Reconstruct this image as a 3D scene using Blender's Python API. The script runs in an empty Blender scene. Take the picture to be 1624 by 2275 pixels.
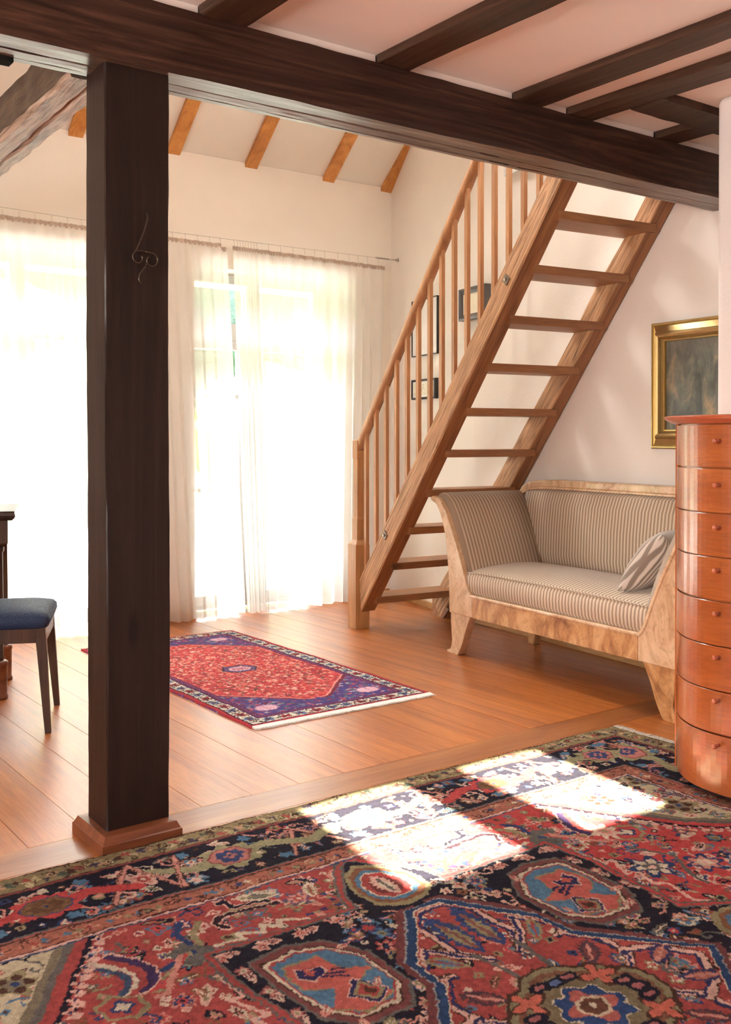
import bpy, bmesh, math, random
import numpy as np
from mathutils import Vector, Matrix, noise as mnoise
random.seed(7)
SC = bpy.context.scene
COL = SC.collection
R = math.radians

# ------------------------------------------------------------------ camera
F, H, YAW, PIT = 2272.0, 1.2, R(36.3), R(0.6)
cam = bpy.data.cameras.new('camera'); cam.sensor_fit = 'VERTICAL'; cam.sensor_height = 36
cam.lens = F / 2275 * 36
cy0 = 970 + F * math.tan(PIT)
cam.shift_y = -(1137.5 - cy0) / 2275
cam.clip_start = 0.02; cam.clip_end = 300
co = bpy.data.objects.new('camera', cam); COL.objects.link(co)
co.location = (0, 0, H); co.rotation_euler = (R(90) - PIT, 0, -YAW)
SC.camera = co

# ------------------------------------------------------------------ light and exposure
SC.view_settings.view_transform = 'Standard'; SC.view_settings.look = 'None'
SC.view_settings.gamma = 1; SC.view_settings.use_curve_mapping = False
SC.view_settings.exposure = 0.34
cy = SC.cycles
cy.use_denoising = True
cy.max_bounces = 10; cy.diffuse_bounces = 6; cy.transparent_max_bounces = 16; cy.transmission_bounces = 6
cy.glossy_bounces = 3; cy.sample_clamp_indirect = 8; cy.caustics_reflective = False; cy.caustics_refractive = False
TO_SUN = Vector((0.25, 1.0, 1.3)).normalized()
sun = bpy.data.lights.new('sun', 'SUN'); sun.energy = 95; sun.angle = R(0.55); sun.color = (1, .88, .75)
so = bpy.data.objects.new('sun', sun); COL.objects.link(so)
so.rotation_euler = TO_SUN.to_track_quat('Z', 'Y').to_euler(); so.location = (3, 12, 14)
w = bpy.data.worlds.new('sky'); SC.world = w; w.use_nodes = True
nt = w.node_tree
sky = nt.nodes.new('ShaderNodeTexSky'); sky.sky_type = 'NISHITA'; sky.sun_disc = False
sky.sun_elevation = math.asin(TO_SUN.z); sky.sun_rotation = math.atan2(TO_SUN.x, TO_SUN.y)
sky.dust_density = 2.5; sky.air_density = 1.0
mx = nt.nodes.new('ShaderNodeMix'); mx.data_type = 'RGBA'; mx.inputs[0].default_value = .6
nt.links.new(sky.outputs[0], mx.inputs[6]); mx.inputs[7].default_value = (11.8, 11.0, 10.4, 1)
nt.links.new(mx.outputs[2], nt.nodes['Background'].inputs[0])
nt.nodes['Background'].inputs[1].default_value = 4.6

def portal(name, loc, rot, sx, sy):
    l = bpy.data.lights.new(name, 'AREA'); l.shape = 'RECTANGLE'; l.size = sx; l.size_y = sy
    l.cycles.is_portal = True
    o = bpy.data.objects.new(name, l); COL.objects.link(o); o.location = loc; o.rotation_euler = rot
    return o

# ------------------------------------------------------------------ helpers
def s2l(c):
    c = c / 255.0
    return c / 12.92 if c <= .04045 else ((c + .055) / 1.055) ** 2.4
def rgb(r, g, b): return (s2l(r), s2l(g), s2l(b), 1)

def obj(name, bm, mat=None, parent=None, smooth=False):
    me = bpy.data.meshes.new(name)
    bmesh.ops.recalc_face_normals(bm, faces=bm.faces)
    bm.to_mesh(me); bm.free()
    if mat: me.materials.append(mat)
    if smooth:
        me.polygons.foreach_set('use_smooth', [True] * len(me.polygons))
    o = bpy.data.objects.new(name, me); COL.objects.link(o)
    if parent: o.parent = parent
    return o
def tag(o, label, cat, group=None):
    o['label'] = label; o['category'] = cat
    if group: o['group'] = group
    return o
def thing(name, label, cat, loc=(0, 0, 0), rz=0, group=None):
    o = bpy.data.objects.new(name, None); COL.objects.link(o); o.empty_display_size = .1
    o.location = loc; o.rotation_euler = (0, 0, rz)
    return tag(o, label, cat, group)
def struct(o): o['kind'] = 'structure'; return o
def bevel(o, wd=.004, seg=2, ang=35):
    m = o.modifiers.new('bevel', 'BEVEL'); m.width = wd; m.segments = seg; m.limit_method = 'ANGLE'; m.angle_limit = R(ang)
    return o
def B(): return bmesh.new()
def box(bm, x0, x1, y0, y1, z0, z1):
    v = [bm.verts.new(p) for p in [(x0,y0,z0),(x1,y0,z0),(x1,y1,z0),(x0,y1,z0),(x0,y0,z1),(x1,y0,z1),(x1,y1,z1),(x0,y1,z1)]]
    for f in [(0,3,2,1),(4,5,6,7),(0,1,5,4),(1,2,6,5),(2,3,7,6),(3,0,4,7)]: bm.faces.new([v[i] for i in f])
    return bm
def prism(bm, pts, fn, d0, d1):
    """extrude polygon pts between depths; fn(p, q, d) -> xyz"""
    a = [bm.verts.new(fn(p[0], p[1], d0)) for p in pts]
    b = [bm.verts.new(fn(p[0], p[1], d1)) for p in pts]
    n = len(pts)
    bm.faces.new(a); bm.faces.new(list(reversed(b)))
    for i in range(n): bm.faces.new([a[i], b[i], b[(i+1) % n], a[(i+1) % n]])
    return bm
XZ = lambda p, q, d: (p, d, q)
YZ = lambda p, q, d: (d, p, q)
XY = lambda p, q, d: (p, q, d)
def loft(bm, rings, cap=True, closed=True):
    vs = [[bm.verts.new(p) for p in r] for r in rings]
    n = len(vs[0])
    for a, b in zip(vs, vs[1:]):
        for i in range(n if closed else n - 1):
            bm.faces.new([a[i], a[(i+1) % n], b[(i+1) % n], b[i]])
    if cap:
        bm.faces.new(list(reversed(vs[0]))); bm.faces.new(vs[-1])
    return bm
def tube(bm, pts, r, n=8, cap=True):
    pts = [Vector(p) for p in pts]
    rings = []; up = None
    for i, p in enumerate(pts):
        t = (pts[min(i+1, len(pts)-1)] - pts[max(i-1, 0)]).normalized()
        if up is None:
            up = Vector((0, 0, 1)) if abs(t.z) < .9 else Vector((1, 0, 0))
        a = t.cross(up).normalized(); b = a.cross(t).normalized(); up = b
        rr = r[i] if isinstance(r, (list, tuple)) else r
        rings.append([p + (a * math.cos(2*math.pi*k/n) + b * math.sin(2*math.pi*k/n)) * rr for k in range(n)])
    return loft(bm, rings, cap)
def lathe(bm, prof, cx, cy_, n=20):
    rings = [[(cx + r*math.cos(2*math.pi*k/n), cy_ + r*math.sin(2*math.pi*k/n), z) for k in range(n)] for r, z in prof]
    return loft(bm, rings)
def N3(x, y, z): return mnoise.noise(Vector((x, y, z)))

# ------------------------------------------------------------------ materials
class NT:
    def __init__(s, name):
        s.m = bpy.data.materials.new(name); s.m.use_nodes = True; s.t = s.m.node_tree
        s.b = s.t.nodes['Principled BSDF']; s.out = s.t.nodes['Material Output']
    def n(s, k, **kw):
        x = s.t.nodes.new(k)
        for a, b in kw.items(): setattr(x, a, b)
        return x
    def l(s, a, b): s.t.links.new(a, b)
    def coord(s, scale=(1,1,1), rot=(0,0,0), kind='Object', rand=0):
        tc = s.n('ShaderNodeTexCoord'); mp = s.n('ShaderNodeMapping')
        mp.inputs['Scale'].default_value = scale; mp.inputs['Rotation'].default_value = rot
        src = tc.outputs[kind]
        if rot != (0,0,0):   # rotate first, then scale
            m0 = s.n('ShaderNodeMapping'); m0.inputs['Rotation'].default_value = rot
            s.l(src, m0.inputs[0]); src = m0.outputs[0]; mp.inputs['Rotation'].default_value = (0,0,0)
        if rand:
            oi = s.n('ShaderNodeObjectInfo'); mu = s.n('ShaderNodeMath', operation='MULTIPLY'); mu.inputs[1].default_value = rand
            s.l(oi.outputs['Random'], mu.inputs[0])
            ad = s.n('ShaderNodeVectorMath', operation='ADD'); s.l(src, ad.inputs[0]); s.l(mu.outputs[0], ad.inputs[1]); src = ad.outputs[0]
        s.l(src, mp.inputs[0]); return mp.outputs[0]
    def noise(s, vec, scale, detail=4, rough=.5, dist=0):
        x = s.n('ShaderNodeTexNoise'); x.inputs['Scale'].default_value = scale; x.inputs['Detail'].default_value = detail
        x.inputs['Roughness'].default_value = rough; x.inputs['Distortion'].default_value = dist
        s.l(vec, x.inputs['Vector']); return x.outputs['Fac']
    def ramp(s, fac, stops, interp='LINEAR'):
        x = s.n('ShaderNodeValToRGB'); e = x.color_ramp.elements; x.color_ramp.interpolation = interp
        e[0].position, e[0].color = stops[0]; e[1].position, e[1].color = stops[1]
        for p, c in stops[2:]: q = e.new(p); q.color = c
        s.l(fac, x.inputs[0]); return x.outputs[0]
    def mix(s, fac, a, b, mode='MIX'):
        x = s.n('ShaderNodeMix', data_type='RGBA', blend_type=mode)
        for v, i in ((fac, 0), (a, 6), (b, 7)):
            if hasattr(v, 'links'): s.l(v, x.inputs[i])
            else: x.inputs[i].default_value = v
        return x.outputs[2]
    def bump(s, h, st=.3, dist=.01):
        x = s.n('ShaderNodeBump'); x.inputs['Strength'].default_value = st; x.inputs['Distance'].default_value = dist
        s.l(h, x.inputs['Height']); s.l(x.outputs[0], s.b.inputs['Normal']); return x
def plain(name, col, rough=.5, metal=0, **kw):
    t = NT(name); t.b.inputs['Base Color'].default_value = col; t.b.inputs['Roughness'].default_value = rough
    t.b.inputs['Metallic'].default_value = metal
    v = t.noise(t.coord(rand=3), 40, 3); t.l(t.mix(v, tuple(c*.88 for c in col[:3])+(1,), tuple(min(1,c*1.1) for c in col[:3])+(1,)), t.b.inputs['Base Color'])
    for k, x in kw.items(): t.b.inputs[k].default_value = x
    return t.m
AX = {'x': (.06,1,1), 'y': (1,.06,1), 'z': (1,1,.06)}
def wood(name, c1, c2, c3, axis='x', rough=.45, grain=22, bump=.25, rot=(0,0,0), spec=.5, coat=0, dist=1.5, rand=11, knots=True, fine=160, coatr=.12):
    t = NT(name)
    v = t.coord(AX[axis], rot, rand=rand)
    a = t.noise(v, grain, 6, .6, dist)
    c = t.ramp(a, [(.28, c1), (.5, c2), (.72, c3)])
    f = t.noise(v, fine, 3, .6)
    c = t.mix(.35, c, t.ramp(f, [(.35, (.45,.45,.45,1)), (.65, (1.15,1.15,1.15,1))]), 'MULTIPLY')
    big = t.noise(t.coord((1,1,1), rand=7), 1.7, 2)
    c = t.mix(.5, c, t.ramp(big, [(.3, (.78,.76,.74,1)), (.7, (1.15,1.15,1.15,1))]), 'MULTIPLY')
    if knots:
        vo = t.n('ShaderNodeTexVoronoi'); vo.inputs['Scale'].default_value = 3.1
        sc = {'x': (.35,1,1), 'y': (1,.35,1), 'z': (1,1,.35)}[axis]
        t.l(t.coord(sc, rot, rand=rand), vo.inputs['Vector'])
        c = t.mix(t.ramp(vo.outputs['Distance'], [(.03, (.8,.8,.8,1)), (.085, (0,0,0,1))]), c, tuple(x*.3 for x in c1[:3])+(1,))
    t.l(c, t.b.inputs['Base Color'])
    t.b.inputs['Roughness'].default_value = rough; t.b.inputs['Specular IOR Level'].default_value = spec
    t.b.inputs['Coat Weight'].default_value = coat; t.b.inputs['Coat Roughness'].default_value = coatr
    if bump: t.bump(t.mix(.5, a, f), bump, .006)
    return t.m

def plaster(name, col, bs=.25, tint=None, lo=.94):
    t = NT(name); v = t.coord((1,1,1))
    a = t.noise(v, 2.2, 4); b = t.noise(v, 55, 5, .6)
    c = t.ramp(a, [(.3, tuple(x*lo for x in col[:3])+(1,)), (.7, col)])
    t.l(c, t.b.inputs['Base Color']); t.b.inputs['Roughness'].default_value = .9; t.b.inputs['Specular IOR Level'].default_value = .15
    t.bump(t.mix(.5, t.noise(v, 7, 3), b), bs, .008)
    return t.m
M = {}
M['wall'] = plaster('wall_plaster', (.83,.775,.71,1))
M['ceil'] = plaster('ceiling_plaster', (.90,.80,.74,1), .1)
M['roof'] = plaster('roof_plaster', (.82,.79,.73,1), .15)
M['part'] = plaster('partition_plaster', (.80,.75,.72,1), .6)
M['beam_x'] = wood('dark_beam', (.014,.0055,.003,1), (.042,.017,.010,1), (.095,.043,.025,1), 'x', .5, 13, .4, knots=True, dist=3, spec=.3)
M['soffit'] = wood('worn_lit_soffit', (.05,.028,.02,1), (.13,.078,.052,1), (.25,.165,.12,1), 'x', .30, 12, .5, knots=False, dist=3, spec=.7)  # aged grey wood, lightened further: window glare put into the colour
M['beam_y'] = wood('dark_joist', (.018,.0075,.004,1), (.055,.026,.014,1), (.10,.052,.030,1), 'y', .5, 14, .3, spec=.3)
M['beam_z'] = wood('dark_post', (.007,.0032,.0024,1), (.016,.007,.005,1), (.030,.014,.010,1), 'z', .45, 14, .3, spec=.35)
M['old_lit_y'] = wood('old_hewn_lit', (.10,.06,.04,1), (.42,.30,.22,1), (.66,.52,.42,1), 'y', .5, 17, 1.0, dist=3.5, knots=False)  # tie beam underside: light from below put into paler, worn colours
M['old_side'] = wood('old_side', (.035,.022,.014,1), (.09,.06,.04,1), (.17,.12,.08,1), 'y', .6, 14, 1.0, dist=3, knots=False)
M['rafter'] = wood('rafter_pine', (.36,.13,.028,1), (.52,.22,.05,1), (.62,.30,.08,1), 'y', .45, 10, .15)
M['plank'] = wood('floor_plank', (.27,.070,.010,1), (.39,.112,.016,1), (.49,.16,.024,1), 'y', .45, 13, .05, spec=.4, coat=.6, coatr=.25, dist=1.0, knots=False, rand=31)
M['plankx'] = wood('floor_strip', (.20,.055,.011,1), (.29,.09,.018,1), (.38,.135,.028,1), 'x', .45, 13, .05, spec=.4, coat=.6, coatr=.25, dist=1.0, knots=False)
M['stair'] = wood('stair_beam', (.13,.048,.018,1), (.28,.115,.042,1), (.38,.175,.07,1), 'x', .5, 13, .4, rot=(0, R(50.8), 0), dist=2.5)
M['stair_face'] = wood('weathered_stair_face', (.12,.055,.027,1), (.43,.225,.105,1), (.64,.39,.21,1), 'x', .7, 19, 1.0, rot=(0, R(50.8), 0), dist=4, fine=110)
M['tread'] = wood('stair_tread', (.20,.075,.026,1), (.30,.125,.045,1), (.38,.175,.07,1), 'y', .45, 13, .15)
M['rail'] = wood('rail_wood', (.32,.145,.06,1), (.44,.215,.095,1), (.52,.28,.13,1), 'z', .42, 10, .1, knots=False)
M['newel'] = wood('newel_wood', (.30,.13,.045,1), (.42,.20,.075,1), (.50,.27,.11,1), 'z', .42, 10, .1)
def burl(name, c0, c1, c2, c3):
    t = NT(name); v = t.coord((1,1,.62))
    a = t.noise(v, 6.5, 5, .62, 2.2); b = t.noise(v, 17, 6, .7, 3)
    c = t.ramp(a, [(.27,c0),(.42,c1),(.58,c2),(.75,c3)])
    c = t.mix(.55, c, t.ramp(b, [(.36,(.55,.48,.42,1)),(.50,(1,1,1,1)),(.7,(1.15,1.12,1.1,1))]), 'MULTIPLY')
    t.l(c, t.b.inputs['Base Color']); t.b.inputs['Roughness'].default_value = .34; t.b.inputs['Coat Weight'].default_value = .4
    return t.m
M['burl'] = burl('walnut_burl', (.20,.075,.025,1), (.42,.20,.075,1), (.60,.34,.15,1), (.66,.42,.22,1))
M['burl_pale'] = burl('walnut_pale', (.42,.24,.12,1), (.58,.37,.21,1), (.68,.47,.29,1), (.74,.55,.37,1))
M['cherry'] = wood('cherry_veneer', (.27,.058,.008,1), (.34,.080,.012,1), (.41,.108,.018,1), 'y', .36, 7, .02, knots=False, coat=1.0, spec=.45, dist=.8, coatr=.15)
M['cherry_top'] = wood('cherry_top', (.36,.075,.03,1), (.44,.10,.04,1), (.48,.12,.05,1), 'y', .3, 7, .02, knots=False, coat=.3)
M['dark_wood'] = wood('dark_walnut', (.018,.009,.006,1), (.045,.022,.013,1), (.08,.04,.024,1), 'z', .3, 12, .1, knots=False, coat=.2)
M['base'] = wood('baseboard_pine', (.35,.17,.06,1), (.47,.26,.10,1), (.55,.33,.15,1), 'y', .4, 10, .05, knots=False)
M['white_paint'] = plain('white_paint', (.75,.76,.78,1), .35)
M['steel'] = plain('steel', (.5,.48,.45,1), .3, 1)
M['iron'] = plain('wrought_iron', (.10,.072,.05,1), .3, .8)
M['bolt'] = plain('bolt_plate', (.22,.17,.13,1), .45, .8)
M['gold'] = plain('gilt', (.50,.35,.14,1), .32, .85)
M['gold_dark'] = plain('gilt_dark', (.17,.11,.045,1), .4, .6)
M['black'] = plain('black_lacquer', (.015,.012,.012,1), .3)
M['greyframe'] = plain('grey_frame', (.09,.085,.08,1), .4)
M['paper'] = plain('mat_paper', (.80,.78,.73,1), .8)
M['gravel'] = plain('pale_terrace', (.50,.49,.47,1), .9)
M['lawn'] = plain('lawn_green', (.10,.22,.05,1), .9)
M['bark'] = plain('bark', (.12,.08,.05,1), .9)
M['brass'] = plain('aged_brass', (.40,.24,.09,1), .35, .7)

def stripes(name, axis, pitch, ca, cb, warp=.0, edge=.5):
    t = NT(name); tc = t.n('ShaderNodeTexCoord'); sp = t.n('ShaderNodeSeparateXYZ'); t.l(tc.outputs['Object'], sp.inputs[0])
    nz = t.noise(tc.outputs['Object'], 6, 2)
    m0 = t.n('ShaderNodeMath', operation='MULTIPLY_ADD'); t.l(nz, m0.inputs[0]); m0.inputs[1].default_value = .006 + warp; t.l(sp.outputs[axis], m0.inputs[2])
    m = t.n('ShaderNodeMath', operation='MULTIPLY'); t.l(m0.outputs[0], m.inputs[0]); m.inputs[1].default_value = 2*math.pi/pitch
    s_ = t.n('ShaderNodeMath', operation='SINE'); t.l(m.outputs[0], s_.inputs[0])
    m2 = t.n('ShaderNodeMath', operation='MULTIPLY_ADD'); t.l(s_.outputs[0], m2.inputs[0]); m2.inputs[1].default_value = .5; m2.inputs[2].default_value = .5
    c = t.ramp(m2.outputs[0], [(edge-.18, ca), (edge+.18, cb)])
    fine = t.noise(t.coord((1,1,1)), 420, 2)
    c = t.mix(.3, c, t.ramp(fine, [(.3,(.7,.7,.7,1)),(.7,(1.15,1.15,1.15,1))]), 'MULTIPLY')
    t.l(c, t.b.inputs['Base Color']); t.b.inputs['Roughness'].default_value = .8
    t.b.inputs['Sheen Weight'].default_value = .3
    t.bump(fine, .15, .002)
    return t.m
CA, CB = (.30,.21,.14,1), (.62,.49,.355,1)
M['str_x'] = stripes('ticking_stripe_x', 0, .0225, CA, CB)
M['str_y'] = stripes('ticking_stripe_y', 1, .0225, CA, CB)
M['str_p'] = stripes('ticking_stripe_pillow', 1, .016, (.22,.17,.13,1), (.58,.50,.42,1), .006)

def navy():
    t = NT('navy_seat'); tc = t.coord((3, 1, 60), kind='Object'); a = t.noise(t.coord((6,90,90)), 3, 4)
    t.l(t.ramp(a, [(.3,(.005,.009,.024,1)),(.5,(.013,.025,.06,1)),(.72,(.035,.06,.12,1))]), t.b.inputs['Base Color'])
    t.b.inputs['Roughness'].default_value = .6; t.b.inputs['Specular IOR Level'].default_value = .25; t.bump(t.noise(t.coord(), 300, 2), .1, .002)
    return t.m
M['navy'] = navy()

def curtain_mat(name, tr, col, tape=False):
    t = NT(name); t.t.nodes.remove(t.b)
    d = t.n('ShaderNodeBsdfDiffuse'); d.inputs[0].default_value = col
    q = t.n('ShaderNodeBsdfTranslucent'); q.inputs[0].default_value = col
    p = t.n('ShaderNodeBsdfTransparent')
    wv = t.noise(t.coord((1,1,.02)), 260, 2); rr = t.ramp(wv, [(.3,(tr*.92,)*3+(1,)),(.7,(tr*1.08,)*3+(1,))])
    a = t.n('ShaderNodeMixShader'); a.inputs[0].default_value = .66; t.l(d.outputs[0], a.inputs[1]); t.l(q.outputs[0], a.inputs[2])
    b = t.n('ShaderNodeMixShader'); t.l(rr, b.inputs[0]); t.l(a.outputs[0], b.inputs[1]); t.l(p.outputs[0], b.inputs[2])
    t.l(b.outputs[0], t.out.inputs[0]); return t.m
M['sheer'] = curtain_mat('sheer_curtain', .24, (.95,.94,.92,1))
M['tape'] = curtain_mat('curtain_tape', .05, (.60,.50,.44,1))
def glass():
    t = NT('window_glass'); t.t.nodes.remove(t.b)
    g = t.n('ShaderNodeBsdfGlossy'); g.inputs['Roughness'].default_value = .02
    p = t.n('ShaderNodeBsdfTransparent'); p.inputs[0].default_value = (.95,.98,.97,1)
    f = t.n('ShaderNodeFresnel'); f.inputs[0].default_value = 1.45
    m = t.n('ShaderNodeMixShader'); t.l(f.outputs[0], m.inputs[0]); t.l(p.outputs[0], m.inputs[1]); t.l(g.outputs[0], m.inputs[2])
    t.l(m.outputs[0], t.out.inputs[0]); return t.m
M['glass'] = glass()
def leafm(name, a, b, c):
    t = NT(name); v = t.coord((1,1,1)); n = t.noise(v, 6, 5, .7)
    t.l(t.ramp(n, [(.3,a),(.5,b),(.7,c)]), t.b.inputs['Base Color']); t.b.inputs['Roughness'].default_value = .7
    t.bump(n, 1, .3); return t.m
M['leaf_dark'] = leafm('leaf_dark', (.004,.018,.014,1), (.012,.04,.028,1), (.03,.09,.035,1))
M['leaf_lime'] = leafm('leaf_lime', (.05,.12,.01,1), (.14,.27,.03,1), (.28,.42,.06,1))

def rugmat(name):
    t = NT(name); at = t.n('ShaderNodeAttribute'); at.attribute_name = 'Col'
    f = t.noise(t.coord((1,1,1)), 330, 3, .7)
    c = t.mix(.55, at.outputs['Color'], t.ramp(f, [(.25,(.45,.45,.45,1)),(.75,(1.35,1.35,1.35,1))]), 'MULTIPLY')
    t.l(c, t.b.inputs['Base Color']); t.b.inputs['Roughness'].default_value = .95; t.b.inputs['Specular IOR Level'].default_value = .1
    t.bump(f, .8, .004); return t.m
M['rug'] = rugmat('wool_pile')
M['fringe'] = plain('cotton_fringe', (.55,.50,.42,1), .9)
M['fringe_white'] = plain('cotton_fringe_white', (.78,.76,.72,1), .9)

# ------------------------------------------------------------------ SETTING
TH = .10615
def roofz(y): return 8.477 - .885*y if y >= 2.8 else 8.477 - .885*2.8 - .885*(2.8 - y)
XL, YF = -2.4, -2.6      # left wall, wall behind the camera
# side wall follows the measured bends of the old house
SWP = [(4.73, 6.11), (4.476, 4.908), (4.315, 3.397), (4.03, .7), (3.9, YF)]
bm = B()
for (xa, ya), (xb, yb) in zip(SWP, SWP[1:]):
    ys = [ya, yb]
    if ya > 2.8 > yb: ys = [ya, 2.8, yb]
    for y0, y1 in zip(ys, ys[1:]):
        fx = lambda y: xa + (xb - xa) * (y - ya) / (yb - ya)
        if y0 == 6.11: pass
        lo = [(fx(y0), y0, 0), (fx(y0)+.3, y0, 0), (fx(y1)+.3, y1, 0), (fx(y1), y1, 0)]
        hi = [(p[0], p[1], roofz(p[1]) + .05) for p in lo]
        loft(bm, [lo, hi])
struct(obj('wall_right', bm, M['wall']))
# window wall with two openings
W1 = (1.36, 2.66); W2 = (3.09, 4.27); WH = 2.33
bm = B()
for x0, x1, z0, z1 in [(XL, W1[0], 0, 3.3), (W1[1], W2[0], 0, 3.3), (W2[1], 5.0, 0, 3.3), (W1[0], W1[1], WH, 3.3), (W2[0], W2[1], WH, 3.3)]:
    box(bm, x0, x1, 6.11, 6.55, z0, min(z1, 3.07)) if z1 < 3.2 else prism(bm, [(6.11, z0), (6.55, z0), (6.55, 2.675), (6.11, 3.065)], YZ, x0, x1)
struct(obj('wall_back', bm, M['wall']))
bm = B(); box(bm, XL-.25, XL, 1.8, 6.5, 0, 5.9); box(bm, XL-.25, XL, YF, .3, 0, 4); box(bm, XL-.25, XL, .3, 1.8, 0, .9); box(bm, XL-.25, XL, .3, 1.8, 2.1, 5)  # opening is unseen, added and sized to light the near room
struct(obj('wall_left', bm, M['wall']))
bm = B(); box(bm, XL-.25, 4.3, YF-.25, YF, 0, 3)
struct(obj('wall_front', bm, M['wall']))
portal('portal_left', (XL-.05, 1.05, 1.5), (0, R(-90), 0), 1.2, 1.5)  # guides sky light through the added left opening
portal('portal_window_left', (2.01, 6.6, 1.2), (R(-90), 0, 0), 1.3, 2.35)
portal('portal_window_right', (3.68, 6.6, 1.2), (R(-90), 0, 0), 1.18, 2.35)

# partition at the right, rounded plaster end
bm = B(); box(bm, 3.444, 3.60, YF, 2.40, 0, 2.512)
o = struct(obj('wall_middle', bm, M['part'])); bevel(o, .035, 5)

# near ceiling (floor of the loft) and plaster fillets on the beam
bm = B(); box(bm, XL, 4.31, YF, 2.985, 2.51, 2.66)
struct(obj('ceiling', bm, M['ceil']))

# roof slab with skylight openings (x, y-range on the slope)
SKY = [(2.45, 2.885, 5.12, 5.60), (3.125, 3.53, 5.12, 5.60), (3.1, 4.3, 3.2, 4.3)]  # last opening unseen, added to brighten the side wall
xs = sorted({XL-.3, 5.1, *[s[0] for s in SKY], *[s[1] for s in SKY]}); ys = sorted({2.8, 6.95, *[s[2] for s in SKY], *[s[3] for s in SKY]})
bm = B()
for x0, x1 in zip(xs, xs[1:]):
    for y0, y1 in zip(ys, ys[1:]):
        if any(s[0] <= x0 + 1e-4 and x1 <= s[1] + 1e-4 and s[2] <= y0 + 1e-4 and y1 <= s[3] + 1e-4 for s in SKY): continue
        t = .2
        prism(bm, [(y0, roofz(y0)), (y1, roofz(y1)), (y1, roofz(y1)+t), (y0, roofz(y0)+t)], YZ, x0, x1)
bmesh.ops.remove_doubles(bm, verts=bm.verts, dist=1e-4)
struct(obj('ceiling', bm, M['roof']))
bm = B(); prism(bm, [(2.8, roofz(2.8)), (-1.1, roofz(-1.1)), (-1.1, roofz(-1.1)+.2), (2.8, roofz(2.8)+.2)], YZ, XL-.3, 5.1)
struct(obj('ceiling', bm, M['roof']))
for i, s in enumerate(SKY):
    ym = (s[2]+s[3])/2; o = portal('portal_skylight', ((s[0]+s[1])/2, ym+.15, roofz(ym)+.24), (R(-41.5), 0, 0), s[1]-s[0], (s[3]-s[2])*1.335)
    fr = bpy.data.objects.new('window_%d' % (i+3), None); COL.objects.link(fr); struct(fr); fr.location = ((s[0]+s[1])/2, ym, roofz(ym)+.2)  # last of these belongs to the added skylight
    fr.rotation_euler = (R(-41.5), 0, 0)
    hx, hy = (s[1]-s[0])/2, (s[3]-s[2])/2*1.335
    bm = B()
    box(bm, -hx-.05, -hx, -hy-.05, hy+.05, -.03, .05); box(bm, hx, hx+.05, -hy-.05, hy+.05, -.03, .05)
    box(bm, -hx, hx, -hy-.05, -hy, -.03, .05); box(bm, -hx, hx, hy, hy+.05, -.03, .05)
    obj('window_frame', bm, M['rafter'], fr)
    bm = B(); box(bm, -hx, hx, -hy, hy, .02, .026); obj('pane', bm, M['glass'], fr)

# floor: sub-floor with planks, border strip under the beam
bm = B(); box(bm, XL-.2, 5.1, YF-.2, 6.5, -.12, -.02)
floor = struct(obj('floor', bm, M['dark_wood']))
PW = .187
def plank(x0, x1, y0, y1, mat, y0b=None):
    g = .0009
    dz = random.uniform(-.0006, .0004)
    b = B(); box(b, x0+g, x1-g, y0+g, y1-g, -.021, dz)
    return obj('plank', b, mat, floor)
edges = [.967 + PW*k for k in range(-18, 21)]
for x0, x1 in zip(edges, edges[1:]):
    plank(x0, x1, 2.975, 6.11, M['plank']); plank(x0, x1, YF, 2.807, M['plank'])
for x0, x1 in [(XL, .62), (.62, 3.05), (3.05, 4.75)]:
    plank(x0, x1, 2.807, 2.975, M['plankx'])
# baseboard of the side wall
def wallrun(y0, y1, z0, z1, t):
    pts = [(x, y) for x, y in SWP]
    def fx(y):
        for (xa, ya), (xb, yb) in zip(pts, pts[1:]):
            if yb <= y <= ya: return xa + (xb-xa)*(y-ya)/(yb-ya)
    yy = sorted([y0, y1] + [p[1] for p in pts if y0 < p[1] < y1])
    bm = B()
    for a, b in zip(yy, yy[1:]):
        lo = [(fx(a)-t, a, z0), (fx(a)+.01, a, z0), (fx(b)+.01, b, z0), (fx(b)-t, b, z0)]
        loft(bm, [lo, [(p[0], p[1], z1) for p in lo]])
    return bm
struct(bevel(obj('baseboard_right', wallrun(YF, 6.1, 0, .042, .022), M['base']), .004))
bm = B()
for a, b in [(XL, W1[0]), (W1[1], W2[0]), (W2[1], 4.7)]: box(bm, a, b, 6.09, 6.112, 0, .055)
struct(obj('baseboard_back', bm, M['base']))

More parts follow.
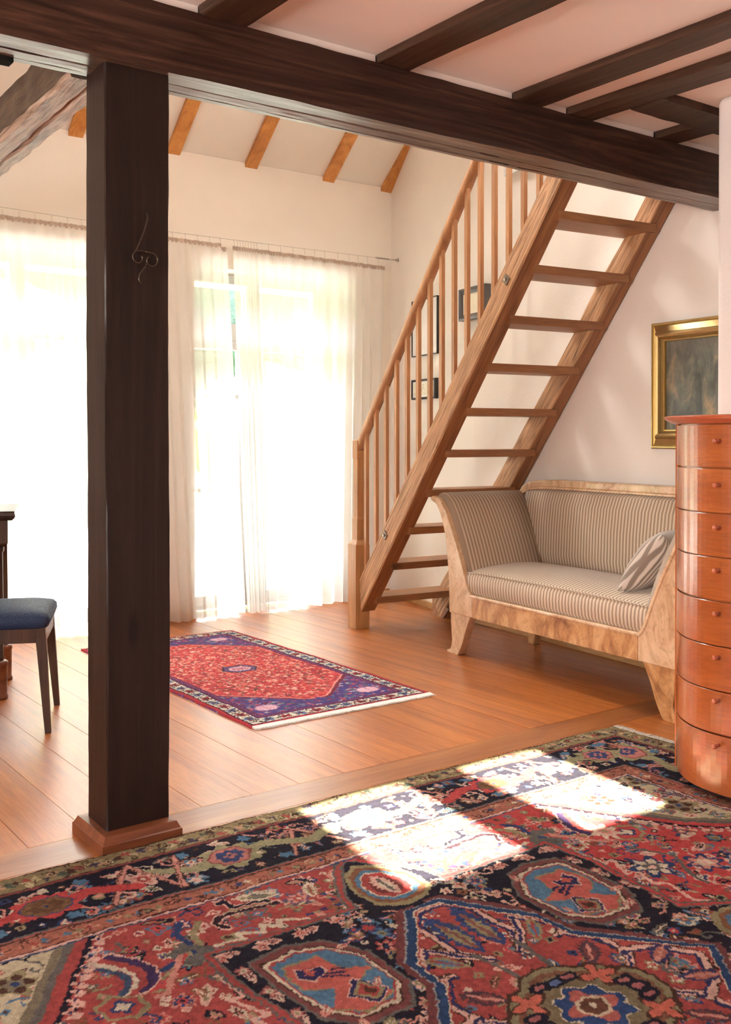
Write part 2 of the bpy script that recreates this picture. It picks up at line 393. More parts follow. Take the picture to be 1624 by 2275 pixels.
# ------------------------------------------------------------------ WINDOWS behind the curtains
def french_window(n, x0, x1):
    r = bpy.data.objects.new('window_%d' % n, None); COL.objects.link(r); struct(r); r.location = (x0, 6.36, 0)
    W = x1 - x0; fw = .06
    b = B(); box(b, 0, fw, 0, .09, 0, WH); box(b, W-fw, W, 0, .09, 0, WH); box(b, fw, W-fw, 0, .09, WH-fw, WH); box(b, fw, W-fw, 0, .09, 0, .04)
    obj('window_frame', b, M['white_paint'], r)
    b = B(); box(b, fw, W-fw, -.01, .10, 1.87, 1.99); obj('transom', b, M['white_paint'], r)
    b = B(); box(b, W/2-.055, W/2+.055, -.012, .102, .04, 1.87); box(b, W/2-.045, W/2+.045, -.01, .10, 1.99, WH-fw); obj('mullion', b, M['white_paint'], r)
    for a, c in ((fw, W/2-.055), (W/2+.055, W-fw)):
        s = B(); st = .055
        box(s, a+.001, a+st, .01, .07, .042, 1.87); box(s, c-st, c-.001, .01, .07, .042, 1.87); box(s, a+st, c-st, .01, .07, .042, .09); box(s, a+st, c-st, .01, .07, 1.81, 1.87)
        sash = obj('door_leaf', s, M['white_paint'], r)
        for z in (.83, 1.48):
            q = B(); box(q, a+st, c-st, .02, .055, z-.014, z+.014); obj('glazing_bar', q, M['white_paint'], sash)
        for z0, z1 in ((.09, .816), (.844, 1.466), (1.494, 1.81)):
            q = B(); box(q, a+st, c-st, .035, .041, z0, z1); obj('pane', q, M['glass'], sash)
        q = B(); box(q, a, c, .035, .041, 1.99, WH-fw); obj('pane', q, M['glass'], r)
    return r
french_window(1, *W1); french_window(2, *W2)

# ------------------------------------------------------------------ OUTSIDE
bm = B(); box(bm, -40, 45, 6.56, 16, -.2, -.06); o = struct(obj('floor', bm, M['gravel']))
bm = B(); box(bm, -60, 70, 16, 31.5, -.3, -.1); tag(obj('lawn', bm, M['lawn']), 'green lawn beyond the pale terrace outside the windows', 'lawn')['kind'] = 'stuff'
bm = B(); bmesh.ops.create_grid(bm, x_segments=150, y_segments=24, size=1)
for v in bm.verts:
    x, q = v.co.x*70, (v.co.y+1)/2
    k = N3(x*.09, q*2, 3)*1.6 + N3(x*.5, q*7, 9)*.9 + N3(x*1.7, q*20, 5)*.4
    v.co = Vector((x+8, 33+q*14+k, -.3+q*9.5+k*.9))
hill = obj('wooded_hillside', bm, M['leaf_dark'], None, True); tag(hill, 'dark blue green wooded hillside filling the upper window panes', 'hillside')['kind'] = 'stuff'
def crown(name, x, y, z, rx, rz, mat, label, cat='tree', trunk=True, seed=0):
    t = thing(name, label, cat, (x, y, -.1), 0, 'greenery outside the curtained windows')
    bm = B(); bmesh.ops.create_icosphere(bm, subdivisions=4, radius=1)
    for v in bm.verts:
        p = v.co.copy(); k = 1 + .35*N3(p.x*1.7+seed, p.y*1.7, p.z*1.7) + .18*N3(p.x*5+seed, p.y*5, p.z*5) + .09*N3(p.x*13, p.y*13+seed, p.z*13)
        v.co = Vector((p.x*rx*k, p.y*rx*k, p.z*rz*k + z))
    obj('foliage', bm, mat, t, True)
    if trunk:
        bm = B(); tube(bm, [(0,0,.003), (0,0,.3), (.1,0,z*.5), (0,.05,z)], [.22,.2,.17,.1], 10); obj('trunk', bm, M['bark'], t, True)
    return t
TR = [('broadleaf_tree', 5.6, 21, 5.0, 2.7, 3.4, 'leaf_dark', 'dark green tree seen dimly through the left curtain', 'tree', True),
      ('broadleaf_tree', 13.0, 24, 5.2, 2.9, 3.6, 'leaf_dark', 'tall green tree behind the curtain just right of the dark post', 'tree', True),
      ('broadleaf_tree', 20.5, 25, 4.6, 2.8, 3.2, 'leaf_dark', 'pale green tree behind the right curtain near the corner', 'tree', True),
      ('broadleaf_tree', -2.2, 22, 5.0, 2.8, 3.5, 'leaf_dark', 'green tree farthest left behind the sheer curtain', 'tree', True),
      ('shrub', 4.6, 15, 1.9, 1.3, 1.35, 'leaf_lime', 'bright lime green shrub glowing through the left curtain', 'shrub', False),
      ('shrub', 9.0, 15.0, 1.25, 1.3, 1.15, 'leaf_lime', 'lime green shrub behind the curtain right of the post', 'shrub', False)]
for i, (nm, x, y, z, rx, rz, mt, lb, ct, tk) in enumerate(TR): crown(nm, x, y, z, rx, rz, M[mt], lb, ct, tk, i*7.3)

# ------------------------------------------------------------------ TIMBER FRAME
def timber(name, axis, a0, a1, prof, mat, jit=.003, n=24, wob=.006, parent=None, seed=0):
    """profile (p,q) extruded along axis x/y/z with hewn irregularity"""
    bm = B(); rings = []
    for i in range(n+1):
        a = a0 + (a1-a0)*i/n
        ring = []
        for k, (p, q) in enumerate(prof):
            dp = wob*N3(a*1.3+seed, k*.37, 1.7) + jit*N3(a*9+seed, k*2.1, 5)
            dq = wob*N3(a*1.3+seed, k*.37, 9.1) + jit*N3(a*9+seed, k*2.1, 12)
            P, Q = p+dp, q+dq
            ring.append({'x': (a, P, Q), 'y': (P, a, Q), 'z': (P, Q, a)}[axis])
        rings.append(ring)
    loft(bm, rings); return obj(name, bm, mat, parent)
# main beam, soffit with a long shake (crack)
pf = [(2.80,2.478),(2.80,2.42),(2.799,2.36),(2.80,2.30),(2.806,2.284),(2.83,2.283),(2.86,2.284),(2.893,2.284),(2.897,2.293),(2.902,2.283),(2.93,2.281),(2.95,2.281),(2.954,2.287),(2.959,2.281),(2.985,2.283),(3.002,2.29),(3.005,2.36),(3.003,2.478)]
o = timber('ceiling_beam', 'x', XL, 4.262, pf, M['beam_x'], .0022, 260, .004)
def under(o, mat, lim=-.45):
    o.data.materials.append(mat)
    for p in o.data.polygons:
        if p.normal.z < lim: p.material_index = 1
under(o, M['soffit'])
tag(o, 'massive dark main beam resting on the post across the whole room', 'beam')
# post
pz = [(1.150,2.829),(1.343,2.829),(1.346,2.833),(1.347,2.975),(1.342,2.984),(1.155,2.984),(1.149,2.979),(1.147,2.834)]
post = thing('timber_post', 'thick dark brown wooden post standing in front of the curtains', 'post', (0,0,0))
timber('shaft', 'z', .03, 2.285, pz, M['beam_z'], .0016, 120, .005, post)
bm = B()
def mould(bm, x0, x1, y0, y1, z0, prof):
    rings = []
    for off, z in prof: rings.append([(x0-off, y0-off, z0+z), (x1+off, y0-off, z0+z), (x1+off, y1+off, z0+z), (x0-off, y1+off, z0+z)])
    loft(bm, rings)
mould(bm, 1.147, 1.328, 2.812, 2.985, 0, [(.034,0),(.034,.030),(.030,.033),(.021,.052),(.0,.053)])
M['plinth'] = wood('plinth_wood', (.11,.030,.012,1), (.17,.05,.02,1), (.22,.075,.03,1), 'x', .35, 12, .05, knots=False)
obj('plinth', bm, M['plinth'], post)
# joists
JG = 'dark joists crossing the pinkish ceiling'
def joist(x0, x1, y0, y1, label, seed):
    o = timber('ceiling_joist', 'y', y0, y1, [(x0,2.52),(x0,2.481),(x0+.003,2.478),(x1-.003,2.478),(x1,2.481),(x1,2.52)], M['beam_y'], .002, 90, .004, seed=seed)
    return tag(o, label, 'beam', JG)
joist(1.44, 1.598, YF, 2.815, 'leftmost visible ceiling joist, darkest, meeting the main beam right of the post', 1)
joist(2.115, 2.256, YF, 2.815, 'second ceiling joist from the left with a wide knot underneath', 2)
joist(2.765, 2.905, YF, 2.815, 'ceiling joist in the middle of the pink ceiling', 3)
joist(3.065, 3.210, YF, 2.815, 'ceiling joist the short cross timber is framed into', 4)
joist(3.610, 3.750, 2.618, 2.815, 'short stub joist between the main beam and the cross timber', 5)
for k, (x0, x1) in enumerate([(.75,.90)]):
    joist(x0, x1, YF, 2.815, 'dark ceiling joist above the camera, left of the view', 6+k)
o = timber('ceiling_joist', 'x', 3.205, 4.2, [(2.468,2.52),(2.468,2.478),(2.618,2.478),(2.618,2.52)], M['beam_y'], .003, 40, .008, seed=20)
tag(o, 'short cross timber framed between joists near the right wall', 'beam', JG)
# plaster fillets between the joists on top of the beam
xsj = [(XL,1.44),(1.598,2.115),(2.256,2.765),(2.905,3.065),(3.21,3.61),(3.75,4.26)]
bm = B()
for a, b in xsj: box(bm, a, b, 2.822, 2.99, 2.474, 2.512)
struct(obj('trim_1', bm, M['ceil']))
# tie beam from the main beam to the window wall
o = timber('tie_beam', 'y', 0, 3.1, [(-.072,.16),(-.075,.02),(-.065,.0),(-.03,.002),(0,.004),(.01,.012),(.02,.001),(.06,.003),(.073,.015),(.07,.16)], M['old_side'], .008, 120, .014, seed=40)
under(o, M['old_lit_y'], -.08)
o.location = (1.185, 3.01, 2.280); o.rotation_euler = (0, 0, R(-2.6))
tag(o, 'rough hewn old tie beam running back above the curtains left of the post', 'beam')
# rafters
RG = 'honey coloured rafters on the sloping ceiling'
lab = {1.63: 'honey rafter above the tie beam, mostly hidden by the main beam', 2.24: 'short honey rafter end seen left of the dark post', 2.89: 'honey rafter just right of the dark post', 3.47: 'honey rafter with a dark round knot, second right of the post', 4.108: 'honey rafter third right of the post', 4.63: 'honey rafter tight in the corner by the side wall'}
for i, x in enumerate([1.63,2.24,2.89,3.47,4.108,4.63]):
    tops = [(6.11, 2.9)] if x not in (3.47,) else [(6.11, 5.68)]
    for j, (ya, yb) in enumerate(tops):
        bm = B(); d = .036; n = 14; rings = []
        for k in range(n+1):
            y = ya + (yb-ya)*k/n; z = roofz(y); q = .002*N3(y*3, x, 0)
            rings.append([(x-q, y, z-d+q), (x+.094+q, y, z-d-q), (x+.092, y, z-.0005), (x+.002, y, z-.0005)])
        loft(bm, rings)
        o = obj('rafter', bm, M['rafter'])
        tag(o, lab.get(x, 'honey rafter outside the view on the far left slope') if j == 0 else 'upper length of honey rafter above the roof window', 'rafter', RG)
# dark of a mortise slot put in as a matte black box under the soffit
bm = B(); box(bm, .845, .925, 2.955, 2.999, 2.268, 2.286)
M['matte_black'] = plain('matte_black', (.008,.007,.006,1), .9, 0, **{'Specular IOR Level': .1})
tag(obj('mortise_slot', bm, M['matte_black']), 'black box for a dark mortise slot under the main beam at the left edge', 'slot')

# wrought iron hook ornament on the post
hk = thing('wrought_iron_ornament', 'small curled wrought iron ornament hanging on the dark post', 'ornament', (1.262, 2.822, 1.73))
def hp(pts, y=0): return [(p[0]-1.262, y + (p[2] if len(p) > 2 else 0), p[1]-1.73) for p in pts]
bm = B(); tube(bm, hp([(1.270,1.862,.006),(1.271,1.845),(1.262,1.81),(1.250,1.78),(1.241,1.76),(1.236,1.748),(1.230,1.74)], -.008), .0022, 6); obj('hanger_rod', bm, M['iron'], hk, True)
def spiral(cx, cz, r0, r1, a0, a1, n=26): return [(cx + (r0+(r1-r0)*i/n)*math.cos(a0+(a1-a0)*i/n), cz + (r0+(r1-r0)*i/n)*math.sin(a0+(a1-a0)*i/n)) for i in range(n+1)]
bm = B(); tube(bm, hp([(1.262,1.744),(1.25,1.746)] + spiral(1.240,1.724,.021,.011,R(80),R(390)), -.012), .0022, 6); obj('left_curl', bm, M['iron'], hk, True)
bm = B(); tube(bm, hp([(1.262,1.744),(1.275,1.743)] + spiral(1.280,1.720,.023,.012,R(80),R(-230)), -.012), .0022, 6); obj('right_curl', bm, M['iron'], hk, True)
bm = B(); tube(bm, hp([(1.268,1.716),(1.262,1.700),(1.252,1.688),(1.243,1.676),(1.241,1.660),(1.246,1.648),(1.250,1.652)], -.012), .0020, 6); obj('tail', bm, M['iron'], hk, True)

# ------------------------------------------------------------------ STAIRCASE
ROT = math.atan2(-math.cos(TH), -math.sin(TH))     # local x climbs along the wall, local y points to the wall
ES = Vector((-math.sin(TH), -math.cos(TH), 0)); ET = Vector((math.cos(TH), -math.sin(TH), 0))
st = thing('open_staircase', 'steep open wooden staircase with old stringers rising behind the sofa', 'staircase', (3.735, 5.15, 0), ROT)
def stringer(y0, y1, lo, hi, seed, wob=.01, foot=None):   # hand hewn
    n = 46; bm = B(); rings = []
    for i in range(n+1):
        f = i/n; p = Vector(lo[0]).lerp(Vector(lo[1]), f); q = Vector(hi[0]).lerp(Vector(hi[1]), f)
        e = min(1, f*10)
        j = lambda k: wob*e*N3(f*6+seed, k, 0) + .003*e*N3(f*40+seed, k, 3)
        nx, nz = -.77, .64
        a = j(1); b_ = j(2)
        c = .006
        rings.append([(p.x+nx*a*.3, y0+c, p.y+nz*a*.3), (p.x, y1, p.y), (q.x+nx*b_, y1, q.y+nz*b_), (q.x+nx*b_, y0+c, q.y+nz*b_), (q.x*.94+p.x*.06, y0-abs(j(5))*.4, q.y*.94+p.y*.06), (p.x*.94+q.x*.06, y0, p.y*.94+q.y*.06)])
    loft(bm, rings); return bm
sl = obj('stringer', stringer(0, .10, [(.02,.112),(2.065,2.62)], [(0,.315),(1.925,2.62)], 3, .012), M['stair'], st)
sr = obj('stringer', stringer(.662, .752, [(-.075,.0),(2.065,2.62)], [(-.17,.115),(1.925,2.62)], 21, .030), M['stair'], st)
for o in (sl, sr):
    o.data.materials.append(M['stair_face'])
    for p in o.data.polygons:
        if p.normal.y < -.55: p.material_index = 1
bm = B(); prism(bm, [(-.172,0),(-.05,0),(.02,.07),(-.172,.14)], XZ, .664, .75); obj('stringer_foot', bm, M['stair'], st)
for s, z in ((1.472, 1.98), (.312, .612)):
    bm = B(); c, sn = math.cos(R(50)), math.sin(R(50)); h = .021
    sq = [(s + c*a - sn*b, z + sn*a + c*b) for a, b in ((-h,-h),(h,-h),(h,h),(-h,h))]
    prism(bm, sq, XZ, -.007, .003); bp = obj('bolt_plate', bm, M['bolt'], sl)
    bm = B(); prism(bm, [(s+.009*math.cos(k*math.pi/3), z+.009*math.sin(k*math.pi/3)) for k in range(6)], XZ, -.017, -.006); obj('bolt_head', bm, M['steel'], sl)
for k in range(11):
    z = .208 + .2295*k; s = (z - .09)/1.225
    bm = B(); box(bm, s-.205, s+.004, .066, .702, z-.042, z)
    bevel(obj('tread', bm, M['tread'], st), .003)
bm = B()
def sqring(s0, s1, t0, t1, z): return [(s0,t0,z),(s1,t0,z),(s1,t1,z),(s0,t1,z)]
loft(bm, [sqring(-.102,0,-.025,.075,0), sqring(-.102,0,-.025,.075,.525), sqring(-.082,-.020,-.004,.054,.553), sqring(-.082,-.020,-.004,.054,.68), sqring(-.078,-.024,0,.05,.70), sqring(-.078,-.024,0,.05,1.05), sqring(-.082,-.020,-.004,.054,1.07), sqring(-.082,-.020,-.004,.054,1.175), sqring(-.078,-.024,0,.05,1.18)])
bevel(obj('newel_post', bm, M['newel'], st), .003)
bm = B()
rings = []
prof = [(-.021,-.028),(.021,-.028),(.024,0),(.021,.018),(.010,.028),(-.010,.028),(-.021,.018),(-.024,0)]
for s, z in [(-.045, 1.125), (-.02, 1.165), (.02, 1.215), (.4, 1.68), (1.5, 3.02), (1.95, 3.57)]:
    rings.append([(s - q*.77, .025 + p, z + q*.64) for p, q in prof])
loft(bm, rings); obj('handrail', bm, M['rail'], st, True)
for j in range(16):
    s = .047 + .1175*j; z0 = .315 + 1.2*s - .03; z1 = 1.16 + 1.22*s + .0
    bm = B(); box(bm, s-.0125, s+.0125, .014, .036, z0, z1+.02); obj('baluster', bm, M['rail'], st)

# ------------------------------------------------------------------ SOFA
SC_ = .78                                  # centre along its length
sofa = thing('biedermeier_sofa', 'two seat sofa with curved walnut frame and beige striped upholstery under the stairs', 'sofa', (3.731, 4.248, 0), ROT)
def mir(pts): return [(2*SC_ - p[0], *p[1:]) for p in pts]
def curve(pts, n=8):
    out = []
    P = [Vector(p).to_2d() for p in pts]; P = [P[0]*2-P[1]] + P + [P[-1]*2-P[-2]]
    for i in range(1, len(P)-2):
        for k in range(n):
            t = k/n; a, b, c, d = P[i-1], P[i], P[i+1], P[i+2]
            out.append(tuple(.5*((2*b)+(c-a)*t+(2*a-5*b+4*c-d)*t*t+(3*b-a-3*c+d)*t**3)))
    out.append(tuple(P[-2])); return out
outer = curve([(-.040,.226),(-.044,.375),(-.058,.52),(-.085,.66),(-.124,.755),(-.168,.815),(-.205,.832)])
inner = curve([(.175,.340),(.140,.385),(.105,.467),(.055,.575),(-.001,.679),(-.065,.785),(-.135,.850),(-.178,.862)])
scroll = [(-.222,.838),(-.226,.850),(-.216,.862),(-.198,.864)]
def part(nm, bm, mat, bv=.004, smooth=False, sub=0, parent=None):
    o = obj(nm, bm, mat, parent or sofa, smooth)
    if bv: bevel(o, bv, 3)
    return o
for side in (0, 1):
    mm = (lambda p: p) if not side else mir
    # front of the arm
    bm = B(); prism(bm, mm(outer + scroll + list(reversed(inner)) + [(.175,.226)]), XZ, -.010, .035); part('arm_front', bm, M['burl_pale'], .006)
    # outer shell of the arm
    sh = outer + [(p[0]+.028, p[1]-.004) for p in reversed(outer)]
    bm = B(); prism(bm, mm(sh), XZ, .035, .58); part('arm_shell', bm, M['burl'], 0)
    # light moulding along the inner curve
    mo = inner[:46] + [(p[0]-.014, p[1]-.006) for p in reversed(inner[:46])]
    bm = B(); prism(bm, mm(mo), XZ, -.018, -.006); part('arm_moulding', bm, M['burl_pale'], .003)
    # arm cushion
    inn = curve([(.172,.40),(.143,.467),(.100,.575),(.050,.679),(-.010,.785),(-.062,.850),(-.108,.878),(-.155,.884),(-.185,.872),(-.193,.850)])
    bk = [(-.160,.820),(-.110,.755),(-.060,.66),(-.02,.52),(0,.40)]
    # taper ends in depth for a rounded front
    rings = []
    for d, sc in ((.010,.965),(.018,.985),(.035,1.0),(.3,1.004),(.56,1.0)):
        cx, cz = -.02, .64
        rings.append([(cx+(p[0]-cx)*sc, d, cz+(p[1]-cz)*sc) for p in mm_ ] if False else [((mir([(cx+(p[0]-cx)*sc,)])[0][0] if side else cx+(p[0]-cx)*sc), d, cz+(p[1]-cz)*sc) for p in inn + bk])
    bm = B(); loft(bm, rings); part('arm_cushion', bm, M['str_y'], 0, True)
    # piping tuft at the scroll
    # sabre front leg
    lg = curve([(-.031,.228),(-.032,.18),(-.026,.12),(-.022,.07),(-.034,.03),(-.052,.014)]) + [(-.066,.018),(-.068,.004),(-.05,-.0),(.030,-.0)] + curve([(.036,.004),(.075,.07),(.108,.149),(.150,.228)])
    bm = B(); prism(bm, mm(lg), XZ, -.004, .045); part('leg', bm, M['burl_pale'] if not side else M['burl'], .003)
    lb = curve([(-.03,.228),(-.03,.12),(-.04,.0)]) + curve([(.015,.0),(.04,.1),(.09,.228)])
    bm = B(); prism(bm, mm(lb), XZ, .545, .59); part('leg', bm, M['burl'], .003)
bm = B(); prism(bm, [(.1755,.226),(2*SC_-.1755,.226),(2*SC_-.1755,.338),(.1755,.338)], XZ, -.010, .030); part('seat_rail', bm, M['burl'], .0015)
bm = B(); box(bm, .16, 2*SC_-.16, -.018, .02, .334, .350); part('rail_moulding', bm, M['burl_pale'], .005)
bm = B(); box(bm, 0, 2*SC_, .03, .57, .228, .30); part('seat_base', bm, M['burl'], 0)
# seat cushion: crowned with a rounded front
nx, rings = 40, []
x0, x1 = .118, 2*SC_ - .118
for i in range(nx+1):
    f = i/nx; x = x0 + (x1-x0)*f; e = min(1, min(f, 1-f)*10); cr = .022*math.sin(math.pi*f)**.5
    xx = x
    pr = [(.010,.345),(-.004,.37),(-.008,.41),(-.004,.445),(.006,.463),(.02,.472+cr*.4),(.12,.487+cr),(.28,.498+cr),(.42,.495+cr*.7),(.55,.485),(.55,.34)]
    rings.append([(xx - (.05*(q-.34)/.13 if f < .5 else -.05*(q-.34)/.13)*max(0, 1-e*1.0)*0, d, q) for d, q in pr])
bm = B(); loft(bm, rings, closed=True); part('seat_cushion', bm, M['str_x'], 0, True)
bm = B(); tube(bm, [(x0+(x1-x0)*i/20, .004, .464 + .009*math.sin(math.pi*i/20)**.5) for i in range(21)], .0035, 6); part('seat_piping', bm, M['str_x'], 0, True)
# back cushion
rings = []
for i in range(31):
    f = i/30; x = -.06 + (2*SC_+.12)*f; cr = .02*math.sin(math.pi*f)**.6
    pr = [(.53-cr,.44),(.512-cr,.55),(.518-cr,.70),(.532-cr,.82),(.548-cr*.5,.885),(.565,.902),(.60,.905),(.61,.44)]
    rings.append([(x, d, q) for d, q in pr])
bm = B(); loft(bm, rings); part('back_cushion', bm, M['str_x'], 0, True)
# back frame with rounded top corners
n = 16
top = [(-.12,.86),(-.13,.885)] + [(-.115+.0*k, .90) for k in (0,)] + curve([(-.10,.915),(-.04,.938),(.06,.951),(.2,.956)]) 
topm = top + [(2*SC_-p[0], p[1]) for p in reversed(top)]
bm = B(); prism(bm, topm + [(2*SC_+.07,.30),(-.07,.30)], XZ, .585, .622); part('back_panel', bm, M['burl'], .004)
low = [(p[0], p[1]-.042) for p in topm]
bm = B(); prism(bm, topm[1:-1] + list(reversed(low[1:-1])), XZ, .552, .60); part('top_rail', bm, M['burl_pale'], .008)
low2 = [(p[0], p[1]-.030) for p in topm[3:-3]]
bm = B(); prism(bm, [(p[0], p[1]-.040) for p in topm[3:-3]] + [(p[0], p[1]-.052) for p in reversed(topm[3:-3])], XZ, .544, .575); part('rail_bead', bm, M['burl_pale'], .003)

# pillow leaning at the right arm
pil = B(); n = 22
def sup(t, p=2.6):
    c, s = math.cos(t), math.sin(t); return (math.copysign(abs(c)**(2/p), c), math.copysign(abs(s)**(2/p), s))
for i in range(n+1):
    for j in range(n+1):
        u, v = -1+2*i/n, -1+2*j/n
        pil.verts.new((u, v, 1)); 
pil.free()
def pillow(hw, hh, th):
    bm = B(); g = {}
    for s in (1, -1):
        for i in range(n+1):
            for j in range(n+1):
                u, v = -1+2*i/n, -1+2*j/n
                if s < 0 and (i in (0,n) or j in (0,n)): g[(s,i,j)] = g[(1,i,j)]; continue
                k = ((1-u*u)*(1-v*v))**.42
                pin = 1 - .09*(1-(u*u)**1)*(v*v) ; piv = 1 - .09*(1-v*v)*(u*u)
                wr = 1 + .12*N3(u*2.2, v*2.2, s*3)
                g[(s,i,j)] = bm.verts.new((u*hw*piv, v*hh*pin, s*th*k*wr))
        for i in range(n):
            for j in range(n):
                f = [g[(s,i,j)], g[(s,i+1,j)], g[(s,i+1,j+1)], g[(s,i,j+1)]]
                bm.faces.new(f if s > 0 else f[::-1])
    return bm
o = obj('throw_pillow', pillow(.175, .155, .080), M['str_p'], None, True)
tag(o, 'small striped throw pillow slumped against the right arm of the sofa', 'pillow')
PC = Vector((3.731,4.248,0)) + ES*1.262 + ET*.235 + Vector((0,0,.635))
o.location = PC
ax = ES; 
o.matrix_world = Matrix.Translation(PC) @ Matrix.Rotation(ROT, 4, 'Z') @ Matrix.Rotation(R(-50), 4, 'Y') @ Matrix.Rotation(R(12), 4, 'X') @ Matrix.Rotation(R(10), 4, 'Z')

# ------------------------------------------------------------------ TALL BOW FRONT CHEST
CX, CYc, HW = 3.43, 2.0, .272
def bowx(y, off=0): return 2.885 + off + .155*(min(1, abs(y-CYc)/HW))**2.2
ch = thing('chest_of_drawers', 'tall narrow bow front cherry chest of drawers at the right edge', 'chest of drawers', (0,0,0))
def bowpoly(y0, y1, off, back, n=26):
    ys = [y0 + (y1-y0)*i/n for i in range(n+1)]
    return [(bowx(y, off), y) for y in ys] + [(back, y1), (back, y0)]
bm = B(); prism(bm, bowpoly(CYc-HW, CYc+HW, .018, CX), XY, .03, 1.245); obj('carcass', bm, M['cherry'], ch)
bm = B(); prism(bm, bowpoly(CYc-HW+.02, CYc+HW-.02, .045, CX-.02), XY, .0145, .031); obj('plinth', bm, M['black'], ch)
for s in (-1, 1):
    bm = B(); y = CYc + s*HW; box(bm, bowx(y)-.002, CX, y-.009 if s > 0 else y-.003, y+.003 if s > 0 else y+.009, .03, 1.243); obj('side_panel', bm, M['cherry'], ch)
# moulded top
bm = B(); rings = []
for off, z in ((.004,1.243),(.010,1.246),(.028,1.258),(.032,1.266),(.030,1.270),(.02,1.272)):
    yy = [CYc-HW-off + (2*HW+2*off)*i/30 for i in range(31)]
    rings.append([(2.885 - off + .155*(abs(y-CYc)/(HW+off))**2.2, y, z) for y in yy] + [(CX+.008, CYc+HW+off, z), (CX+.008, CYc-HW-off, z)])
loft(bm, rings); obj('top', bm, M['cherry_top'], ch)
seam = [1.241, 1.096, .951, .808, .665, .519, .373, .230, .036]
for k in range(8):
    z1, z0 = seam[k]-.0018, seam[k+1]+.0018
    if k in (0, 3, 6): z0 += .0022
    bm = B(); prism(bm, bowpoly(CYc-HW+.0105, CYc+HW-.0105, -.001, 3.12), XY, z0, z1)
    d = bevel(obj('drawer', bm, M['cherry'], ch), .0012, 1)
    bm = B(); zc = [1.186,1.043,.906,.767,.627,.485,.344,.198][k]; xk = bowx(CYc)
    prof = [(.0055,0),(.0045,.006),(.0042,.014),(.007,.020),(.0088,.026),(.0075,.031),(.003,.034)]
    rings = [[(xk - h, CYc-.012 + r*math.cos(2*math.pi*q/14), zc + r*math.sin(2*math.pi*q/14)) for q in range(14)] for r, h in prof]
    loft(bm, rings); obj('knob', bm, M['cherry_top'], d, True)

# ------------------------------------------------------------------ CHAIR AND TABLE AT THE LEFT
chair = thing('upholstered_chair', 'dark wooden chair with navy blue padded seat at the left edge', 'chair', (1.41, 4.091, 0), math.atan2(.914, .406))
# local x: along the visible right side (near leg -> far leg), local y: towards the left of the picture
LX, LY = .441, .44
def leg(nm, x, y, dx, dy, z1=.40, top=.021, foot=.0125, col='dark_wood', splx=.02):
    bm = B(); rings = []
    for f in (0, .5, .85, 1):
        h = foot + (top-foot)*f; cx = x + dx*(1-f); cy_ = y + dy*(1-f)
        rings.append([(cx-h, cy_-h, z1*f), (cx+h, cy_-h, z1*f), (cx+h, cy_+h, z1*f), (cx-h, cy_+h, z1*f)])
    loft(bm, rings); return bevel(obj('leg', bm, M[col], chair), .002)
leg('a', .03, .03, -.03, -.03); leg('b', LX-.03, .03, .03, -.03); leg('c', .03, LY-.02, -.04, .06); leg('d', LX-.03, LY-.02, .04, .06)
bm = B(); 
for a in ((.008,LX-.008,.010,.030),(.008,LX-.008,LY-.03,LY-.008),(.008,.03,.03,LY-.03),(LX-.03,LX-.008,.03,LY-.03)): box(bm, a[0], a[1], a[2], a[3], .365, .425)
obj('apron', bm, M['dark_wood'], chair)
bm = B(); rings = []
def rrect(x0, x1, y0, y1, r, z, n=5):
    out = []
    for cx, cy_, a in ((x1-r, y1-r, 0), (x0+r, y1-r, 90), (x0+r, y0+r, 180), (x1-r, y0+r, 270)):
        for k in range(n+1): t = R(a + 90*k/n); out.append((cx + r*math.cos(t), cy_ + r*math.sin(t), z))
    return out
for i, z, rr in ((.010,.420,.03),(.000,.43,.035),(-.006,.448,.04),(-.004,.466,.04),(.008,.480,.04),(.04,.490,.05),(.12,.497,.05)):
    rings.append(rrect(i, LX-i, i, LY-i+.01, rr, z))
loft(bm, rings); obj('seat', bm, M['navy'], chair, True)
for x in (.02, LX-.02):
    bm = B(); tube(bm, [(x, LY-.01, .36), (x, LY+.03, .62), (x, LY+.09, .92)], [.017,.016,.013], 8); obj('back_post', bm, M['dark_wood'], chair, True)
bm = B(); box(bm, .03, LX-.03, LY+.06, LY+.085, .80, .90); obj('back_rail', bm, M['dark_wood'], chair)

tb = thing('column_table', 'dark wooden table edge and column leg behind the blue chair', 'table', (1.225, 5.03, 0), R(-20))
bm = B(); mould(bm, -.33, .33, -.25, .25, 0, [(.0,.82),(.012,.83),(.016,.842),(.012,.856),(.014,.862),(.0,.864)]); obj('tabletop', bm, M['dark_wood'], tb)
bm = B(); mould(bm, -.30, .30, -.22, .22, 0, [(0,.70),(.012,.715),(.012,.822)]); obj('apron', bm, M['dark_wood'], tb)
for sx in (-1, 1):
    for sy in (-1, 1):
        bm = B(); lathe(bm, [(.020,.17),(.024,.19),(.021,.20),(.020,.45),(.018,.67),(.024,.68),(.024,.702)], sx*.27, sy*.19); c = obj('column', bm, M['dark_wood'], tb, True)
        bm = B(); lathe(bm, [(.040,.0),(.040,.015),(.036,.02),(.037,.15),(.040,.155),(.040,.17),(.03,.176)], sx*.27, sy*.19); obj('column_base', bm, M['plinth'], tb, True)

